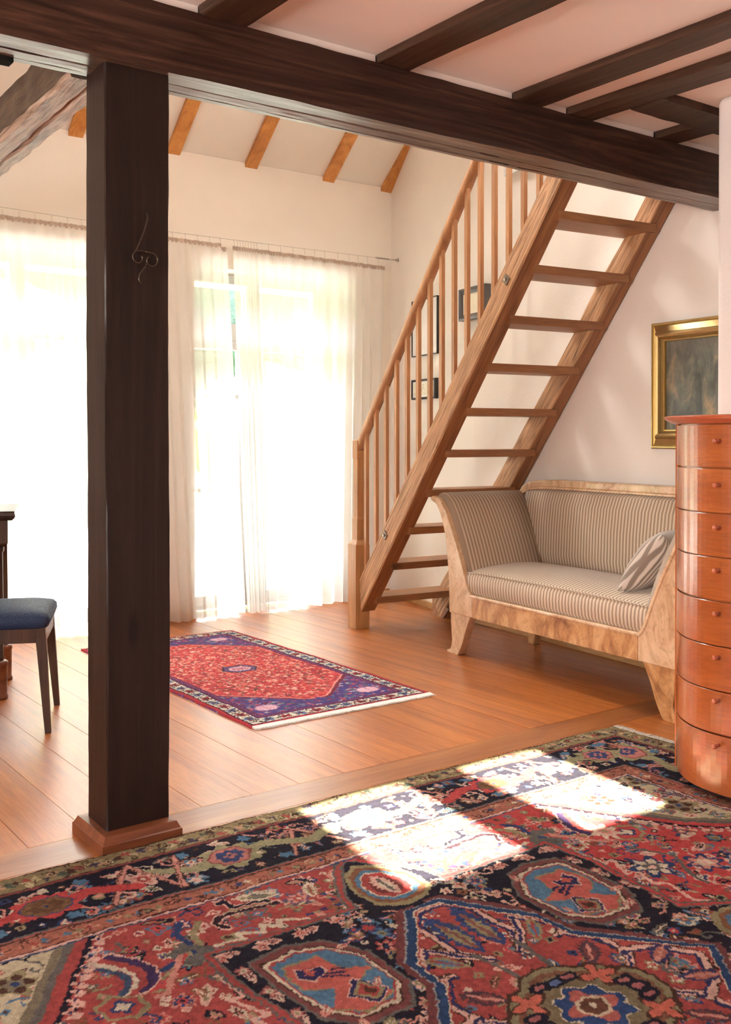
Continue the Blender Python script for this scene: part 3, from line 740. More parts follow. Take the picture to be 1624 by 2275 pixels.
# ------------------------------------------------------------------ PICTURES
def onwall(p, d):   # frame for a picture: local x along wall toward the camera, local y toward the wall
    return math.atan2(d[1], d[0])
def picture(name, label, origin, rz, w_, h_, fw, fd, mat, inner, mat2=None, prof=None, matw=0, cat='picture'):
    t = thing(name, label, cat, origin, rz)
    prof = prof or [(0,0,fd),(.0,fd,fd),(fw,fd,fd)]
    def ring(off, d): return [(off, -d, -off), (w_-off, -d, -off), (w_-off, -d, -h_+off), (off, -d, -h_+off)]
    P = prof
    bm = B(); rings = [ring(o_, d_) for o_, d_, _ in P]
    for a, b in zip(rings, rings[1:]):
        va = [bm.verts.new(p) for p in a]; vb = [bm.verts.new(p) for p in b]
        for i in range(4): bm.faces.new([va[i], va[(i+1)%4], vb[(i+1)%4], vb[i]])
    bmesh.ops.remove_doubles(bm, verts=bm.verts, dist=1e-5)
    obj('frame', bm, mat, t)
    e = P[-1][0]
    bm = B(); box(bm, e*.9, w_-e*.9, -max(.004, P[-1][1]-.001), -.001, -h_+e*.9, -e*.9); obj('mat_board' if matw else 'canvas', bm, M['paper'] if matw else inner, t)
    if matw:
        dd = max(.004, P[-1][1]-.001)
        bm = B(); box(bm, matw, w_-matw, -dd-.002, -dd+.001, -h_+matw, -matw); obj('print', bm, inner, t)
    return t
def paint():
    t = NT('forest_painting'); v = t.coord((1,1,1)); vz = t.coord((2.6,1,1.0))
    a = t.noise(vz, 3.2, 6, .65, 1.2); b = t.noise(v, 9, 5, .7, 1)
    c = t.ramp(a, [(.30,(.03,.038,.035,1)),(.45,(.08,.09,.08,1)),(.56,(.15,.155,.13,1)),(.70,(.36,.27,.16,1))])
    c = t.mix(.6, c, t.ramp(b, [(.35,(.5,.55,.52,1)),(.65,(1.5,1.4,1.2,1))]), 'MULTIPLY')
    sp = t.n('ShaderNodeSeparateXYZ'); tc = t.n('ShaderNodeTexCoord'); t.l(tc.outputs['Generated'], sp.inputs[0])
    c = t.mix(t.ramp(sp.outputs[2], [(.70,(0,0,0,1)),(1,(.55,.55,.55,1))]), c, (.20,.185,.15,1))
    t.l(c, t.b.inputs['Base Color']); t.b.inputs['Roughness'].default_value = .45; t.b.inputs['Coat Weight'].default_value = .15; t.bump(b, .2, .003)
    return t.m
def sketch(name, base, ink, sc=6, lo=.62):
    t = NT(name); v = t.coord((1,1,2)); a = t.noise(v, sc, 6, .7, .5)
    t.l(t.ramp(a, [(lo, base), (lo+.05, ink)]), t.b.inputs['Base Color']); t.b.inputs['Roughness'].default_value = .6; return t.m
M['painting'] = paint()
GP = [(0,0,0),(.0,.018,0),(.006,.024,0),(.012,.024,0),(.016,.018,0),(.050,.034,0),(.056,.050,0),(.066,.058,0),(.078,.052,0),(.084,.034,0),(.090,.026,0),(.097,.026,0),(.100,.014,0)]
picture('gilt_framed_painting', 'dark forest painting in a wide gilt frame on the wall above the sofa', Vector((4.310,3.362,1.778)) - ET*.002, ROT, .80, .640, .1, .05, M['gold'], M['painting'], prof=GP)
d1 = Vector((4.476-4.73, 4.908-6.11, 0)).normalized(); r1 = math.atan2(d1.y, d1.x); n1 = Vector((-d1.y, d1.x, 0))
if n1.x < 0: n1 = -n1
def seg1(y, z): return Vector((4.73 + (4.476-4.73)*(y-6.11)/(4.908-6.11), y, z)) - n1*.002
ink = (.25,.24,.22,1)
M['sk1'] = sketch('faint_sketch', (.82,.81,.78,1), (.55,.54,.52,1), 7, .64); M['sk2'] = sketch('small_landscape', (.74,.70,.56,1), (.22,.22,.18,1), 22, .56); M['sk3'] = sketch('old_print', (.78,.72,.55,1), (.5,.46,.36,1), 12, .6)
picture('framed_drawing', 'tall faint drawing in a thin black frame behind the balusters', seg1(5.741, 2.17), r1, .385, .40, .008, .03, M['black'], M['sk1'], prof=[(0,0,0),(0,.020,0),(.006,.020,0),(.008,.014,0)])
picture('framed_landscape', 'small landscape picture in a dark frame below the tall drawing', seg1(5.734, 1.605), r1, .36, .142, .02, .03, M['black'], M['sk2'], prof=[(0,0,0),(0,.026,0),(.012,.03,0),(.016,.02,0)], matw=.03)
picture('framed_print', 'small print in a broad grey frame beside the stair stringer', Vector((4.485,5.008,2.154))-n1*.004, r1, .33, .205, .04, .04, M['greyframe'], M['sk3'], prof=[(0,0,0),(0,.045,0),(.012,.05,0),(.02,.04,0),(.038,.03,0)])
M['frost'] = plain('clip_glass', (.72,.76,.78,1), .15)
picture('clip_framed_print', 'pale clip framed print peeking out under the main beam behind the balusters', Vector((4.410,4.549,3.08))-n1*.004, r1, .30, .29, .012, .02, M['frost'], M['paper'], prof=[(0,0,0),(0,.012,0),(.01,.014,0),(.012,.01,0)])

# ------------------------------------------------------------------ CURTAINS on a steel wire
bm = B(); tube(bm, [(-1.2, 6.0, 2.53), (.6, 6.0, 2.524), (1.8, 6.0, 2.522), (2.3, 6.0, 2.509), (2.84, 6.0, 2.504), (4.55, 6.0, 2.510)], .0016, 6)
wire = thing('curtain_wire', 'taut steel curtain wire with turnbuckle anchored in the side wall', 'curtain rail', (0,0,0))
obj('cable', bm, M['steel'], wire)
bm = B(); tube(bm, [(4.50, 6.0, 2.510), (4.53,6.0,2.510), (4.62, 6.0, 2.511)], [.004,.0065,.0065], 8); tube(bm, [(4.62,6.0,2.511), (4.72,6.0,2.512)], .004, 8); obj('turnbuckle', bm, M['steel'], wire, True)
bm = B(); prism(bm, [(6.0+.014*math.cos(R(30*k)), 2.512+.014*math.sin(R(30*k))) for k in range(12)], YZ, 4.695, 4.712); obj('wall_anchor', bm, M['steel'], wire)
def curtain(name, label, xt0, xt1, xb0, xb1, zt, gathers, seed, nx=520, nz=46, zb=.012, folds=None):
    """gathers: list of (f0,f1,density multiplier). Cloth parametrised by f in 0..1"""
    t = thing(name, label, 'curtain', ((xt0+xt1)/2, 6.0, 0), 0, 'sheer curtains on the wire')
    ox = (xt0+xt1)/2
    rnd = random.Random(seed)
    # phase function with varying density
    dens = []
    for i in range(nx):
        f = i/nx; d = 1
        for a, b, k in gathers:
            if a <= f < b: d = k
        dens.append(d * (1 + .6*N3(f*7+seed, 0, 0)))
    ph = [0]
    for d in dens: ph.append(ph[-1] + d)
    L = (xt1-xt0)
    waves = L/.088
    tot = ph[-1]; base = sum(1 for _ in dens)
    bm = B(); grid = []; tape = []
    for j in range(nz+1):
        h = j/nz; row = []
        for i in range(nx+1):
            f = i/nx
            P = ph[i]/base*waves*2*math.pi
            z = (zt(f) - .018)*(1-h) + (zb + .006*math.sin(P*.31+1))*h
            A = .007 + .017*min(1, h*2.2) + .006*N3(f*9, h*1.5, seed)
            A *= 1 + .35*N3(f*14, seed, 2)
            x = (xt0 + (xt1-xt0)*f)*(1-h) + (xb0 + (xb1-xb0)*f)*h + .003*math.sin(P*2)*min(1, h*2)
            y = A*math.sin(P + .5*N3(f*6, h*2, seed)) + .35*A*math.sin(P*.43+seed) + .016*h*N3(f*4, 7, seed)
            row.append(bm.verts.new((x-ox, y, z)))
        grid.append(row)
    for j in range(nz):
        for i in range(nx): bm.faces.new([grid[j][i], grid[j][i+1], grid[j+1][i+1], grid[j+1][i]])
    top = [(v.co.x, v.co.y, v.co.z) for v in grid[0]]
    me = bpy.data.meshes.new('cloth'); bm.to_mesh(me); bm.free(); me.materials.append(M['sheer'])
    me.polygons.foreach_set('use_smooth', [True]*len(me.polygons))
    o = bpy.data.objects.new('cloth', me); COL.objects.link(o); o.parent = t
    # ruffled heading tape
    bm = B(); ra = [[], [], []]
    for i, p in enumerate(top):
        wv = .006*math.sin(i*.9) ; zz = .004*N3(i*.12, seed, 0)
        for q, (dz, dy) in enumerate(((-.010, 0), (.006, 0.3), (.020, 0))):
            ra[q].append(bm.verts.new((p[0], p[1] + wv*(1+dy), p[2] + dz + zz)))
    for q in (0, 1):
        for i in range(nx): bm.faces.new([ra[q][i], ra[q][i+1], ra[q+1][i+1], ra[q+1][i]])
    obj('heading_tape', bm, M['tape'], t)
    # hooks
    i = 6; acc = 0
    hooks = []
    step = tot / (L/.085 * (tot/base)**.0) 
    k = 0; nh = int(L/.085) + sum(int((b-a)*L/.03) for a, b, m in gathers if m > 1.5)
    for h_ in range(nh):
        target = tot*(h_+.3)/nh
        ii = min(range(nx), key=lambda q: abs(ph[q]-target)); p = top[ii]; f = ii/nx
        zw = 2.506 + (.016 if p[0]+ox < 1.8 else 0)
        b2 = B(); pts = [(0,0,p[2]+.008), (.003,0,p[2]+.02), (0,0,zw-.012), (-.004,0,zw-.004), (0,0,zw+.003), (.005,0,zw-.001)]
        tube(b2, [(q[0]+p[0]+rnd.uniform(-.002,.002), q[1], q[2]) for q in pts], .0011, 5)
        obj('curtain_hook', b2, M['steel'], t)
    return t
zt = lambda f: 2.484
curtain('sheer_curtain', 'left white sheer curtain passing behind the dark post', .75, 3.27, .80, 3.40, lambda f: 2.482 - .014*f - (.020 if f > .985 else 0)*1, [(.97,1.0,1.3)], 3, 560)
curtain('sheer_curtain', 'right white sheer curtain bunched at its left end and reaching the corner', 3.315, 4.585, 3.425, 4.50, lambda f: 2.464 - .012*f, [(0,.15,3.6)], 11, 460)

# ------------------------------------------------------------------ RUGS : pattern drawn into a colour grid, then woven into mesh vertices
class Cv:
    def __init__(s, w_, h_, res, col):
        s.res = res; s.nx, s.ny = int(w_/res)+1, int(h_/res)+1
        s.c = np.zeros((s.ny, s.nx, 3), np.float32); s.c[:] = col[:3]
        s.X, s.Y = np.meshgrid(np.arange(s.nx)*res, np.arange(s.ny)*res)
        s.clip = None
    def win(s, x0, x1, y0, y1):
        i0, i1 = max(0, int(x0/s.res)-1), min(s.nx, int(x1/s.res)+3); j0, j1 = max(0, int(y0/s.res)-1), min(s.ny, int(y1/s.res)+3)
        return (slice(j0, j1), slice(i0, i1)) if i1 > i0 and j1 > j0 else None
    def mask(s, pts):
        P = np.array(pts, float); w_ = s.win(P[:,0].min(), P[:,0].max(), P[:,1].min(), P[:,1].max())
        if w_ is None: return None, None
        X, Y = s.X[w_], s.Y[w_]; m = np.zeros(X.shape, bool); n = len(P)
        for i in range(n):
            xa, ya = P[i]; xb, yb = P[(i+1) % n]
            if ya == yb: continue
            m ^= ((ya > Y) != (yb > Y)) & (X < (xb-xa)*(Y-ya)/(yb-ya) + xa)
        return w_, m
    def put(s, w_, m, col):
        if w_ is None: return
        if s.clip is not None: m = m & s.clip[w_]
        s.c[w_][m] = col[:3]
    def poly(s, pts, col): w_, m = s.mask(pts); s.put(w_, m, col)
    def line(s, pts, wd, col, closed=False, saw=0):
        pts = list(pts) + ([pts[0]] if closed else [])
        for (xa, ya), (xb, yb) in zip(pts, pts[1:]):
            w_ = s.win(min(xa,xb)-wd*2, max(xa,xb)+wd*2, min(ya,yb)-wd*2, max(ya,yb)+wd*2)
            if w_ is None: continue
            X, Y = s.X[w_]-xa, s.Y[w_]-ya; dx, dy = xb-xa, yb-ya; L = max(1e-9, dx*dx+dy*dy)
            t = np.clip((X*dx+Y*dy)/L, 0, 1); d = np.hypot(X-t*dx, Y-t*dy)
            ww = wd/2
            if saw: ww = wd/2*(1+saw*(((t*math.sqrt(L)/.014) % 1) - .5))
            s.put(w_, d < ww, col)
    def star(s, x, y, r, col, n=6, amp=.25, ph=0, asp=1):
        w_ = s.win(x-r*1.6, x+r*1.6, y-r*1.6*asp, y+r*1.6*asp)
        if w_ is None: return
        X, Y = s.X[w_]-x, (s.Y[w_]-y)/asp; a = np.arctan2(Y, X)
        s.put(w_, np.hypot(X, Y) < r*(1+amp*np.cos(n*a+ph)), col)
def C(r, g, b): return (s2l(r), s2l(g), s2l(b))
RED, DRED, NAVY, BLUE, SKYB = C(172,58,52), C(118,46,42), C(34,28,44), C(44,62,110), C(74,120,152)
CREAM, PINK, OLIVE, RUST, GREY, BROWN, LPINK, BRED = C(212,190,160), C(208,130,112), C(150,134,92), C(138,84,50), C(104,98,92), C(84,50,36), C(222,168,148), C(196,48,46)
def flower(c, x, y, r, rnd, asp=1, cols=None):
    k = cols or rnd.sample([RED, PINK, CREAM, OLIVE, BLUE, SKYB, NAVY, LPINK, RUST, BRED], 4)
    n = rnd.choice([4,5,6,8]); p = rnd.random()*6
    c.star(x, y, r, k[0], n, .28, p, asp); c.star(x, y, r*.72, k[1], n, .25, p, asp); c.star(x, y, r*.45, k[2], n, .2, p+3, asp); c.star(x, y, r*.2, k[3], 4, .1, 0, asp)
def leaf(c, x, y, L, wd, ang, cols):
    ca, sa = math.cos(ang), math.sin(ang)
    T = lambda u, v: (x+u*ca-v*sa, y+u*sa+v*ca)
    n = 7; top, bot = [], []
    for k in range(n+1):
        u = L*k/n; e = wd*math.sin(math.pi*min(1,(k+.3)/(n+.6)))**.7
        top += [T(u, e*.65), T(u+L/n*.5, e)]; bot += [T(u, -e*.65), T(u+L/n*.5, -e)]
    c.poly(top + bot[::-1], cols[0]); 
    sc = .6
    c.poly([(x+L*ca*.15+(p[0]-x)*sc, y+L*sa*.15+(p[1]-y)*sc) for p in top + bot[::-1]], cols[1])
    c.line([T(L*.15,0), T(L*.85,0)], wd*.28, cols[2])
def hook(c, x, y, s, ang, col, wd=.007):
    ca, sa = math.cos(ang), math.sin(ang)
    c.line([(x+u*s*ca-v*s*sa, y+u*s*sa+v*s*ca) for u, v in [(0,0),(.5,.1),(.9,.45),(.75,.85),(.4,.8),(.45,.5)]], wd, col)
def small(c, x, y, rnd):
    k = rnd.random(); cl = rnd.choice([CREAM, PINK, OLIVE, BLUE, SKYB, LPINK, NAVY, RUST, GREY]); cl2 = rnd.choice([RED, NAVY, CREAM, BROWN, PINK])
    if k < .3: flower(c, x, y, rnd.uniform(.014,.028), rnd)
    elif k < .5: c.star(x, y, rnd.uniform(.008,.014), cl, 4, .2); c.star(x, y, .005, cl2, 4, 0)
    elif k < .7: leaf(c, x, y, rnd.uniform(.04,.08), rnd.uniform(.012,.02), rnd.random()*6.3, [cl, cl2, rnd.choice([CREAM, PINK, OLIVE])])
    elif k < .88: hook(c, x, y, rnd.uniform(.03,.06), rnd.random()*6.3, cl)
    else:
        s = rnd.uniform(.01,.016); c.poly([(x-s,y-s),(x+s,y-s),(x+s,y+s),(x-s,y+s)], cl); c.poly([(x-s*.5,y-s*.5),(x+s*.5,y-s*.5),(x+s*.5,y+s*.5),(x-s*.5,y+s*.5)], cl2)
def scatter(c, x0, x1, y0, y1, pitch, rnd, test=None):
    y = y0
    while y < y1:
        x = x0 + rnd.random()*pitch
        while x < x1:
            px, py = x+rnd.uniform(-.3,.3)*pitch, y+rnd.uniform(-.3,.3)*pitch
            if test is None or test(px, py): small(c, px, py, rnd)
            x += pitch*rnd.uniform(.8,1.25)
        y += pitch*.8
def border_band(c, A0, BB, horiz, rnd):
    """main border: A0 outer.. list of widths; drawn along +x for horiz (b decreasing from edge)"""
def bigrug(seed, bright):
    rnd = random.Random(seed)
    W_, H_ = 1.655, 1.35
    red = BRED if bright else RED
    c = Cv(W_, H_, .0022, red)
    X, Y = c.X, c.Y
    # abrash in the field
    scatter(c, .0, 1.3, 0, .92, .050, rnd)
    # --- field drawings between medallion and border
    P = lambda pts: [(abs(p[0]), abs(p[1])) for p in pts]
    c.line(P([(.414,.884),(.393,.885),(.390,.845),(.313,.834),(.288,.800)]), .020, LPINK); c.line(P([(.414,.884),(.393,.885),(.390,.845),(.313,.834),(.288,.800)]), .013, NAVY)
    c.line([(.288,.805),(.40,.818),(.442,.819),(.469,.793),(.453,.752)], .024, LPINK); c.line([(.288,.80),(.40,.815),(.442,.819),(.469,.793),(.453,.756)], .014, C(58,30,40)); c.line([(.30,.815),(.42,.832)], .006, OLIVE)
    c.line([(.51,.695),(.447,.683),(.449,.713),(.396,.682),(.383,.715),(.348,.675),(.339,.712),(.27,.677)], .012, CREAM)
    for k in range(5):
        x = .268-.022*k; c.poly([(x,.688),(x-.02,.688),(x-.02,.706),(x,.706)], [BLUE, OLIVE, C(70,44,90), RUST, BLUE][k]); 
        y = .706+.018*k; c.poly([(.175,y),(.157,y),(.157,y+.016),(.175,y+.016)], [RUST, C(70,44,90), OLIVE, BLUE, RUST][k])
    c.line([(.575,.57),(.572,.463),(.608,.467),(.568,.378),(.607,.381),(.575,.30),(.61,.28),(.58,.18),(.61,.15)], .011, LPINK)
    flower(c, .36, .775, .030, rnd, 1, [GREY, RED, SKYB, PINK]); flower(c, .235, .79, .034, rnd, 1, [C(110,80,110), PINK, RED, CREAM]); flower(c, .30,.865,.024, rnd, 1, [CREAM, OLIVE, CREAM, RUST])
    leaf(c, .26,.84,.11,.028,.4,[CREAM, GREY, OLIVE]); leaf(c, .20,.775,.08,.022,2.0,[CREAM, OLIVE, RED])
    # diagonal arrow node beyond the medallion corner
    c.poly([(.53,.66),(.60,.63),(.64,.72),(.58,.75),(.52,.70)], GREY)
    for k, cl in enumerate((BLUE, OLIVE, BRED, PINK)): c.line([(.57+.012*k,.70),(.66+.01*k,.665-.03*k),(.72,.66-.03*k)], .016, cl, saw=.6)
    c.line([(.56,.74),(.57,.80),(.54,.84)], .020, BLUE, saw=.5); c.line([(.54,.72),(.535,.78),(.50,.82)], .018, OLIVE, saw=.5)
    # curved feather
    arc = [(.744,.794),(.722,.76),(.700,.72),(.688,.68),(.70,.64),(.735,.617)]
    for o_, cl, wd in ((0,LPINK,.034),(0,C(70,44,90),.024),(.022,RED,.02),(.040,CREAM,.012),(.056,C(60,80,110),.014)): c.line([(p[0]+o_, p[1]-.004) for p in arc], wd, cl)
    sq = [(.858,.602),(.806,.632),(.747,.595),(.742,.545),(.785,.517),(.845,.54)]
    c.poly(sq, OLIVE); c.poly([(.80+(p[0]-.80)*.8, .575+(p[1]-.575)*.8) for p in sq], red); c.star(.80,.575,.026,BLUE,4,.2); c.star(.80,.575,.016,CREAM,4,.2)
    if bright:
        for (x, y, r) in ((.66,.37,.055),(.80,.30,.045),(.92,.62,.05),(.75,.62,.04)): flower(c, x, y, r, rnd, 1.2, rnd.sample([LPINK, OLIVE, PINK, GREY, BLUE, CREAM], 4))
        c.line([(.716,.494),(.772,.391),(.704,.26),(.698,.219)], .012, GREY)
    # --- spandrel in the corner
    sp = [(.742,.905),(.801,.804),(.874,.679),(.926,.597),(.98,.50),(1.06,.42),(1.18,.36),(1.35,.34),(1.35,.95),(.742,.95)]
    c.poly(sp, OLIVE)
    sh = lambda d: [(p[0]+d, p[1]+d*.6) for p in sp[:8]] + [(1.35,.95),(.742+d,.95)]
    c.poly(sp, red); c.poly(sh(.030), GREY); c.poly(sh(.046), C(130,116,90)); c.poly(sh(.066), C(196,178,140))
    w_, m = c.mask(sh(.070)); cl0 = np.zeros(X.shape, bool); 
    if w_: cl0[w_] = m
    c.clip = cl0; scatter(c, .78, 1.36, .3, .93, .05, rnd); 
    for (x, y, r) in ((.95,.80,.05),(1.12,.62,.06),(.93,.67,.03),(1.2,.85,.04)): flower(c, x, y, r, rnd, 1, [OLIVE, BROWN, C(130,116,90), BLUE])
    c.clip = None
    q = sp[:8]
    c.line(q, .014, NAVY)
    for (xa, ya), (xb, yb) in zip(q, q[1:]):
        L = math.hypot(xb-xa, yb-ya); nn = max(1, int(L/.034))
        for k in range(nn):
            f = (k+.3)/nn; x, y = xa+(xb-xa)*f, ya+(yb-ya)*f; hook(c, x-.004, y-.002, .030, 3.6, LPINK, .010); c.star(x-.014, y-.008, .005, C(60,40,90), 4, .2)
    # --- navy medallion field
    med = [(0,.90),(.03,.882),(.132,.718),(.145,.655),(.388,.655),(.548,.662),(.556,.50),(.535,.32),(.520,.17),(.600,.13),(.72,.06),(.76,0),(0,0)]
    c.poly([(p[0]*1.035 if p[0] > .2 else p[0]+.018, p[1]+.016 if p[1] > 0 else 0) for p in med], GREY)
    c.poly([(p[0]+.012, p[1]+.010 if p[1] > 0 else 0) for p in med], red); c.poly(med, GREY)
    mi = [(max(0,p[0]-.006), p[1]-.006 if p[1] > 0 else 0) for p in med]; c.poly(mi, NAVY)
    w_, m = c.mask(mi); cl0 = np.zeros(X.shape, bool); cl0[w_] = m; c.clip = cl0
    k = 0
    for x in np.arange(.17, .54, .052):
        (flower if k % 2 else leaf)(c, x, .627, *((.018, rnd, 1, [LPINK, PINK, RED, CREAM]) if k % 2 else (.055, .016, rnd.choice([0,.3,-.3]), [LPINK, C(120,60,66), PINK]))); k += 1
    for y in np.arange(.20, .60, .050):
        (flower if k % 2 else leaf)(c, .522, y, *((.017, rnd, 1, [C(150,70,70), PINK, CREAM, OLIVE]) if k % 2 else (.05, .015, 1.57, [LPINK, C(120,60,66), CREAM]))); k += 1
    scatter(c, .14, .78, .0, .22, .045, rnd); scatter(c, .12, .24, .22, .62, .045, rnd); scatter(c, .10, .25, .56, .66, .04, rnd)
    # pendants at the ends
    def pend(pts, flip=False):
        T = (lambda p: (p[1]*.93-.06, p[0]*1.1)) if flip else (lambda p: p)
        cols = [(1.0,OLIVE),(.86,RUST),(.72,SKYB),(.60,CREAM),(.56,red),(.40,DRED)]
        for s_, cl in cols: c.poly([T((x*s_, .72+(y-.72)*s_)) for x, y in pts], cl)
        leaf(c, *T((0,.66)), .12, .028, 0 if flip else 1.57, [LPINK, CREAM, GREY])
    pend([(0,.872),(.05,.835),(.085,.77),(.098,.70),(.09,.64),(.05,.60),(0,.59)]); pend([(0,.872),(.05,.835),(.085,.77),(.098,.70),(.09,.64),(.05,.60),(0,.59)], True)
    # corner cartouche
    ca = [(.500,.580),(.385,.606),(.300,.572),(.236,.466),(.236,.30),(.30,.222),(.43,.212),(.495,.30),(.510,.44)]
    cx, cy_ = .37, .41
    S = lambda k: [(cx+(p[0]-cx)*k, cy_+(p[1]-cy_)*k) for p in ca]
    for k, cl in ((1,GREY),(.95,C(128,62,60)),(.85,BROWN),(.82,CREAM),(.77,RED),(.73,SKYB)): c.poly(S(k), cl)
    shd = [(.462,.455),(.44,.512),(.35,.512),(.335,.43),(.28,.405),(.345,.365),(.30,.30),(.39,.262),(.45,.31),(.40,.37),(.455,.40)]
    c.poly([(cx+(p[0]-cx)*1.07, cy_+(p[1]-cy_)*1.05) for p in shd], OLIVE); c.poly(shd, C(198,84,70))
    d_ = [(.445,.452),(.425,.488),(.40,.465),(.37,.47),(.375,.44),(.40,.43),(.42,.418)]
    c.poly([(.41+(p[0]-.41)*1.15, .455+(p[1]-.455)*1.2) for p in d_], LPINK); c.poly(d_, C(46,40,92)); c.star(.408,.455,.014,C(200,80,64),4,.3)
    for o_ in (0,.018,.036): c.line([(.395-o_,.425+o_*.4),(.345-o_*.3,.395+o_)], .009, C(50,40,84))
    for k, cl in ((1,LPINK),(.9,C(46,40,92)),(.72,OLIVE),(.5,RED),(.3,BROWN)):
        c.poly([(.345+(p[0]-.345)*k, .325+(p[1]-.325)*k) for p in [(.345,.385),(.40,.33),(.36,.27),(.30,.31)]], cl)
    for fx_, fy_ in ((.30,.51),(.455,.34),(.42,.25),(.29,.36)): leaf(c, fx_, fy_, .045, .013, rnd.random()*6, [PINK, CREAM, RED])
    c.clip = None
    # --- central star, red with blue outline
    stx = [(0,.572),(.06,.570),(.205,.375),(.212,.262),(.30,.145),(.42,0),(0,0)]
    G = lambda d: [(max(0,p[0]-d), max(0,p[1]-d)) for p in stx]
    c.poly([(p[0]+.016, p[1]+.012 if p[1] > 0 else 0) for p in stx], C(120,56,56)); c.poly(stx, C(150,150,150)); c.poly(G(.003), C(36,66,110)); c.poly(G(.018), CREAM); c.poly(G(.021), RED)
    w_, m = c.mask(G(.024)); cl0 = np.zeros(X.shape, bool); cl0[w_] = m; c.clip = cl0
    scatter(c, .0, .42, 0, .55, .06, rnd)
    for pts in ([(0,.545),(.045,.54),(.09,.49),(.085,.42),(.09,.346),(.04,.265)], [(.04,.265),(.10,.33),(.143,.40),(.196,.318),(.194,.27),(.16,.262)], [(.18,.262),(.232,.195),(.226,.10),(.15,.03)], [(.226,.12),(.30,.08),(.36,.0)]):
        c.line(pts, .028, BROWN); c.line(pts, .020, LPINK); c.line([(p[0]-.008, p[1]-.008) for p in pts], .009, C(48,46,96))
    leaf(c, .03, .30, .20, .040, 1.5, [C(48,66,120), OLIVE, C(140,80,70)]); leaf(c, .10,.27,.11,.026,.9,[OLIVE, SKYB, RED]); leaf(c, .24,.03,.11,.03,.5,[C(60,54,100), C(180,100,80), PINK]); leaf(c, .13,.12,.10,.03,.9,[C(90,56,66), C(130,60,60), PINK])
    c.line([(.045,.17),(.06,.30)], .014, GREY)
    c.clip = None
    # --- olive centre medallion
    cm = [(0,.172),(.05,.160),(.075,.135),(.13,.115),(.16,.075),(.185,.05),(.19,0),(0,0)]
    K = lambda k: [(p[0]*k, p[1]*k) for p in cm]
    for k, cl in ((1.05,BROWN),(1,C(140,126,88)),(.9,C(128,78,52)),(.8,C(130,112,78))): c.poly(K(k), cl)
    c.star(.105,.085,.038,BROWN,4,.5,.6); c.star(.105,.085,.030,C(206,92,66),4,.5,.6)
    for x, y in ((0,.11),(.04,.115),(.135,0),(.13,.035)): c.star(x, y, .019, NAVY, 2, .4, 0, 1.4); c.star(x, y, .011, C(170,90,90) if x > .02 else C(90,110,160), 2, .3)
    c.star(0,0,.078,CREAM,8,.10); c.star(0,0,.074,C(38,70,124),8,.12); c.star(0,0,.05,C(190,90,76),4,.3); 
    c.star(0,0,.036,C(214,186,150),1,0); c.star(0,0,.028,C(112,64,44),1,0); c.star(0,0,.006,CREAM,4,.2)
    # --- borders (outer edges a=W_, b=H_)
    def band(d0, d1, col):
        m_ = ((Y > H_-d1) | (X > W_-d1)) & (Y <= H_-d0) & (X <= W_-d0); c.c[m_] = col[:3]
    band(0, .445, DRED)
    tot = [(.0,.008,BROWN),(.008,.088,C(150,128,84)),(.088,.092,BROWN),(.092,.101,C(150,62,60)),(.101,.106,BROWN),(.106,.350,NAVY),(.350,.356,C(96,96,92)),(.356,.364,C(176,80,70)),(.364,.370,BROWN),(.370,.424,C(176,98,72)),(.424,.430,C(96,44,36)),(.430,.438,LPINK),(.438,.445,C(60,76,112))]
    for a, b, cl in tot: band(a, b, cl)
    def U(horiz):
        return (lambda t, d: (t, H_-d)) if horiz else (lambda t, d: (W_-d, t))
    for horiz, T1 in ((True, W_), (False, H_)):
        u = U(horiz)
        mk = ((W_-X) >= (H_-Y)) if horiz else ((W_-X) < (H_-Y))
        c.clip = mk
        # outer guard: small meander
        t = 0; k = 0
        while t < T1:
            x, y = u(t, .048); cl = [C(74,60,84), C(190,170,116), C(176,70,56), BROWN, C(84,96,80), C(200,150,110)][k % 6]
            c.star(x, y+rnd.uniform(-.018,.018), rnd.uniform(.009,.016), cl, rnd.choice([3,4,5]), .35, rnd.random()*6)
            hook(c, *u(t, .030+rnd.random()*.03), .034, rnd.random()*6.3, rnd.choice([BROWN, C(70,54,40), C(200,180,130), C(90,60,50)]), .005)
            t += .024; k += 1
        # inner guard
        t = 0
        while t < T1:
            hook(c, *u(t, .385+rnd.random()*.02), .030, rnd.random()*6.3, rnd.choice([BROWN, C(96,50,36), C(200,150,110)]), .0045)
            if rnd.random() < .5: c.star(*u(t, .397), .009, rnd.choice([OLIVE, SKYB, BLUE, CREAM, RED]), 4, .3)
            t += .026
        # main border
        zig = []; t = -.05; s_ = 0
        c.clip = mk & ((Y < H_-.106) | ~mk if horiz else (X < W_-.106)) & (((H_-Y) > .107) & ((H_-Y) < .349) if horiz else ((W_-X) > .107) & ((W_-X) < .349))
        scat = rnd
        tt = 0
        while tt < T1:
            for dd in (.14,.19,.25,.31):
                if rnd.random() < .95: small(c, *u(tt+rnd.uniform(-.01,.01), dd+rnd.uniform(-.015,.015)), rnd)
            hook(c, *u(tt+.02, rnd.uniform(.13,.3)), .06, rnd.random()*6.3, rnd.choice([PINK, LPINK, C(180,110,100)]), .008)
            tt += .050
        first = .24
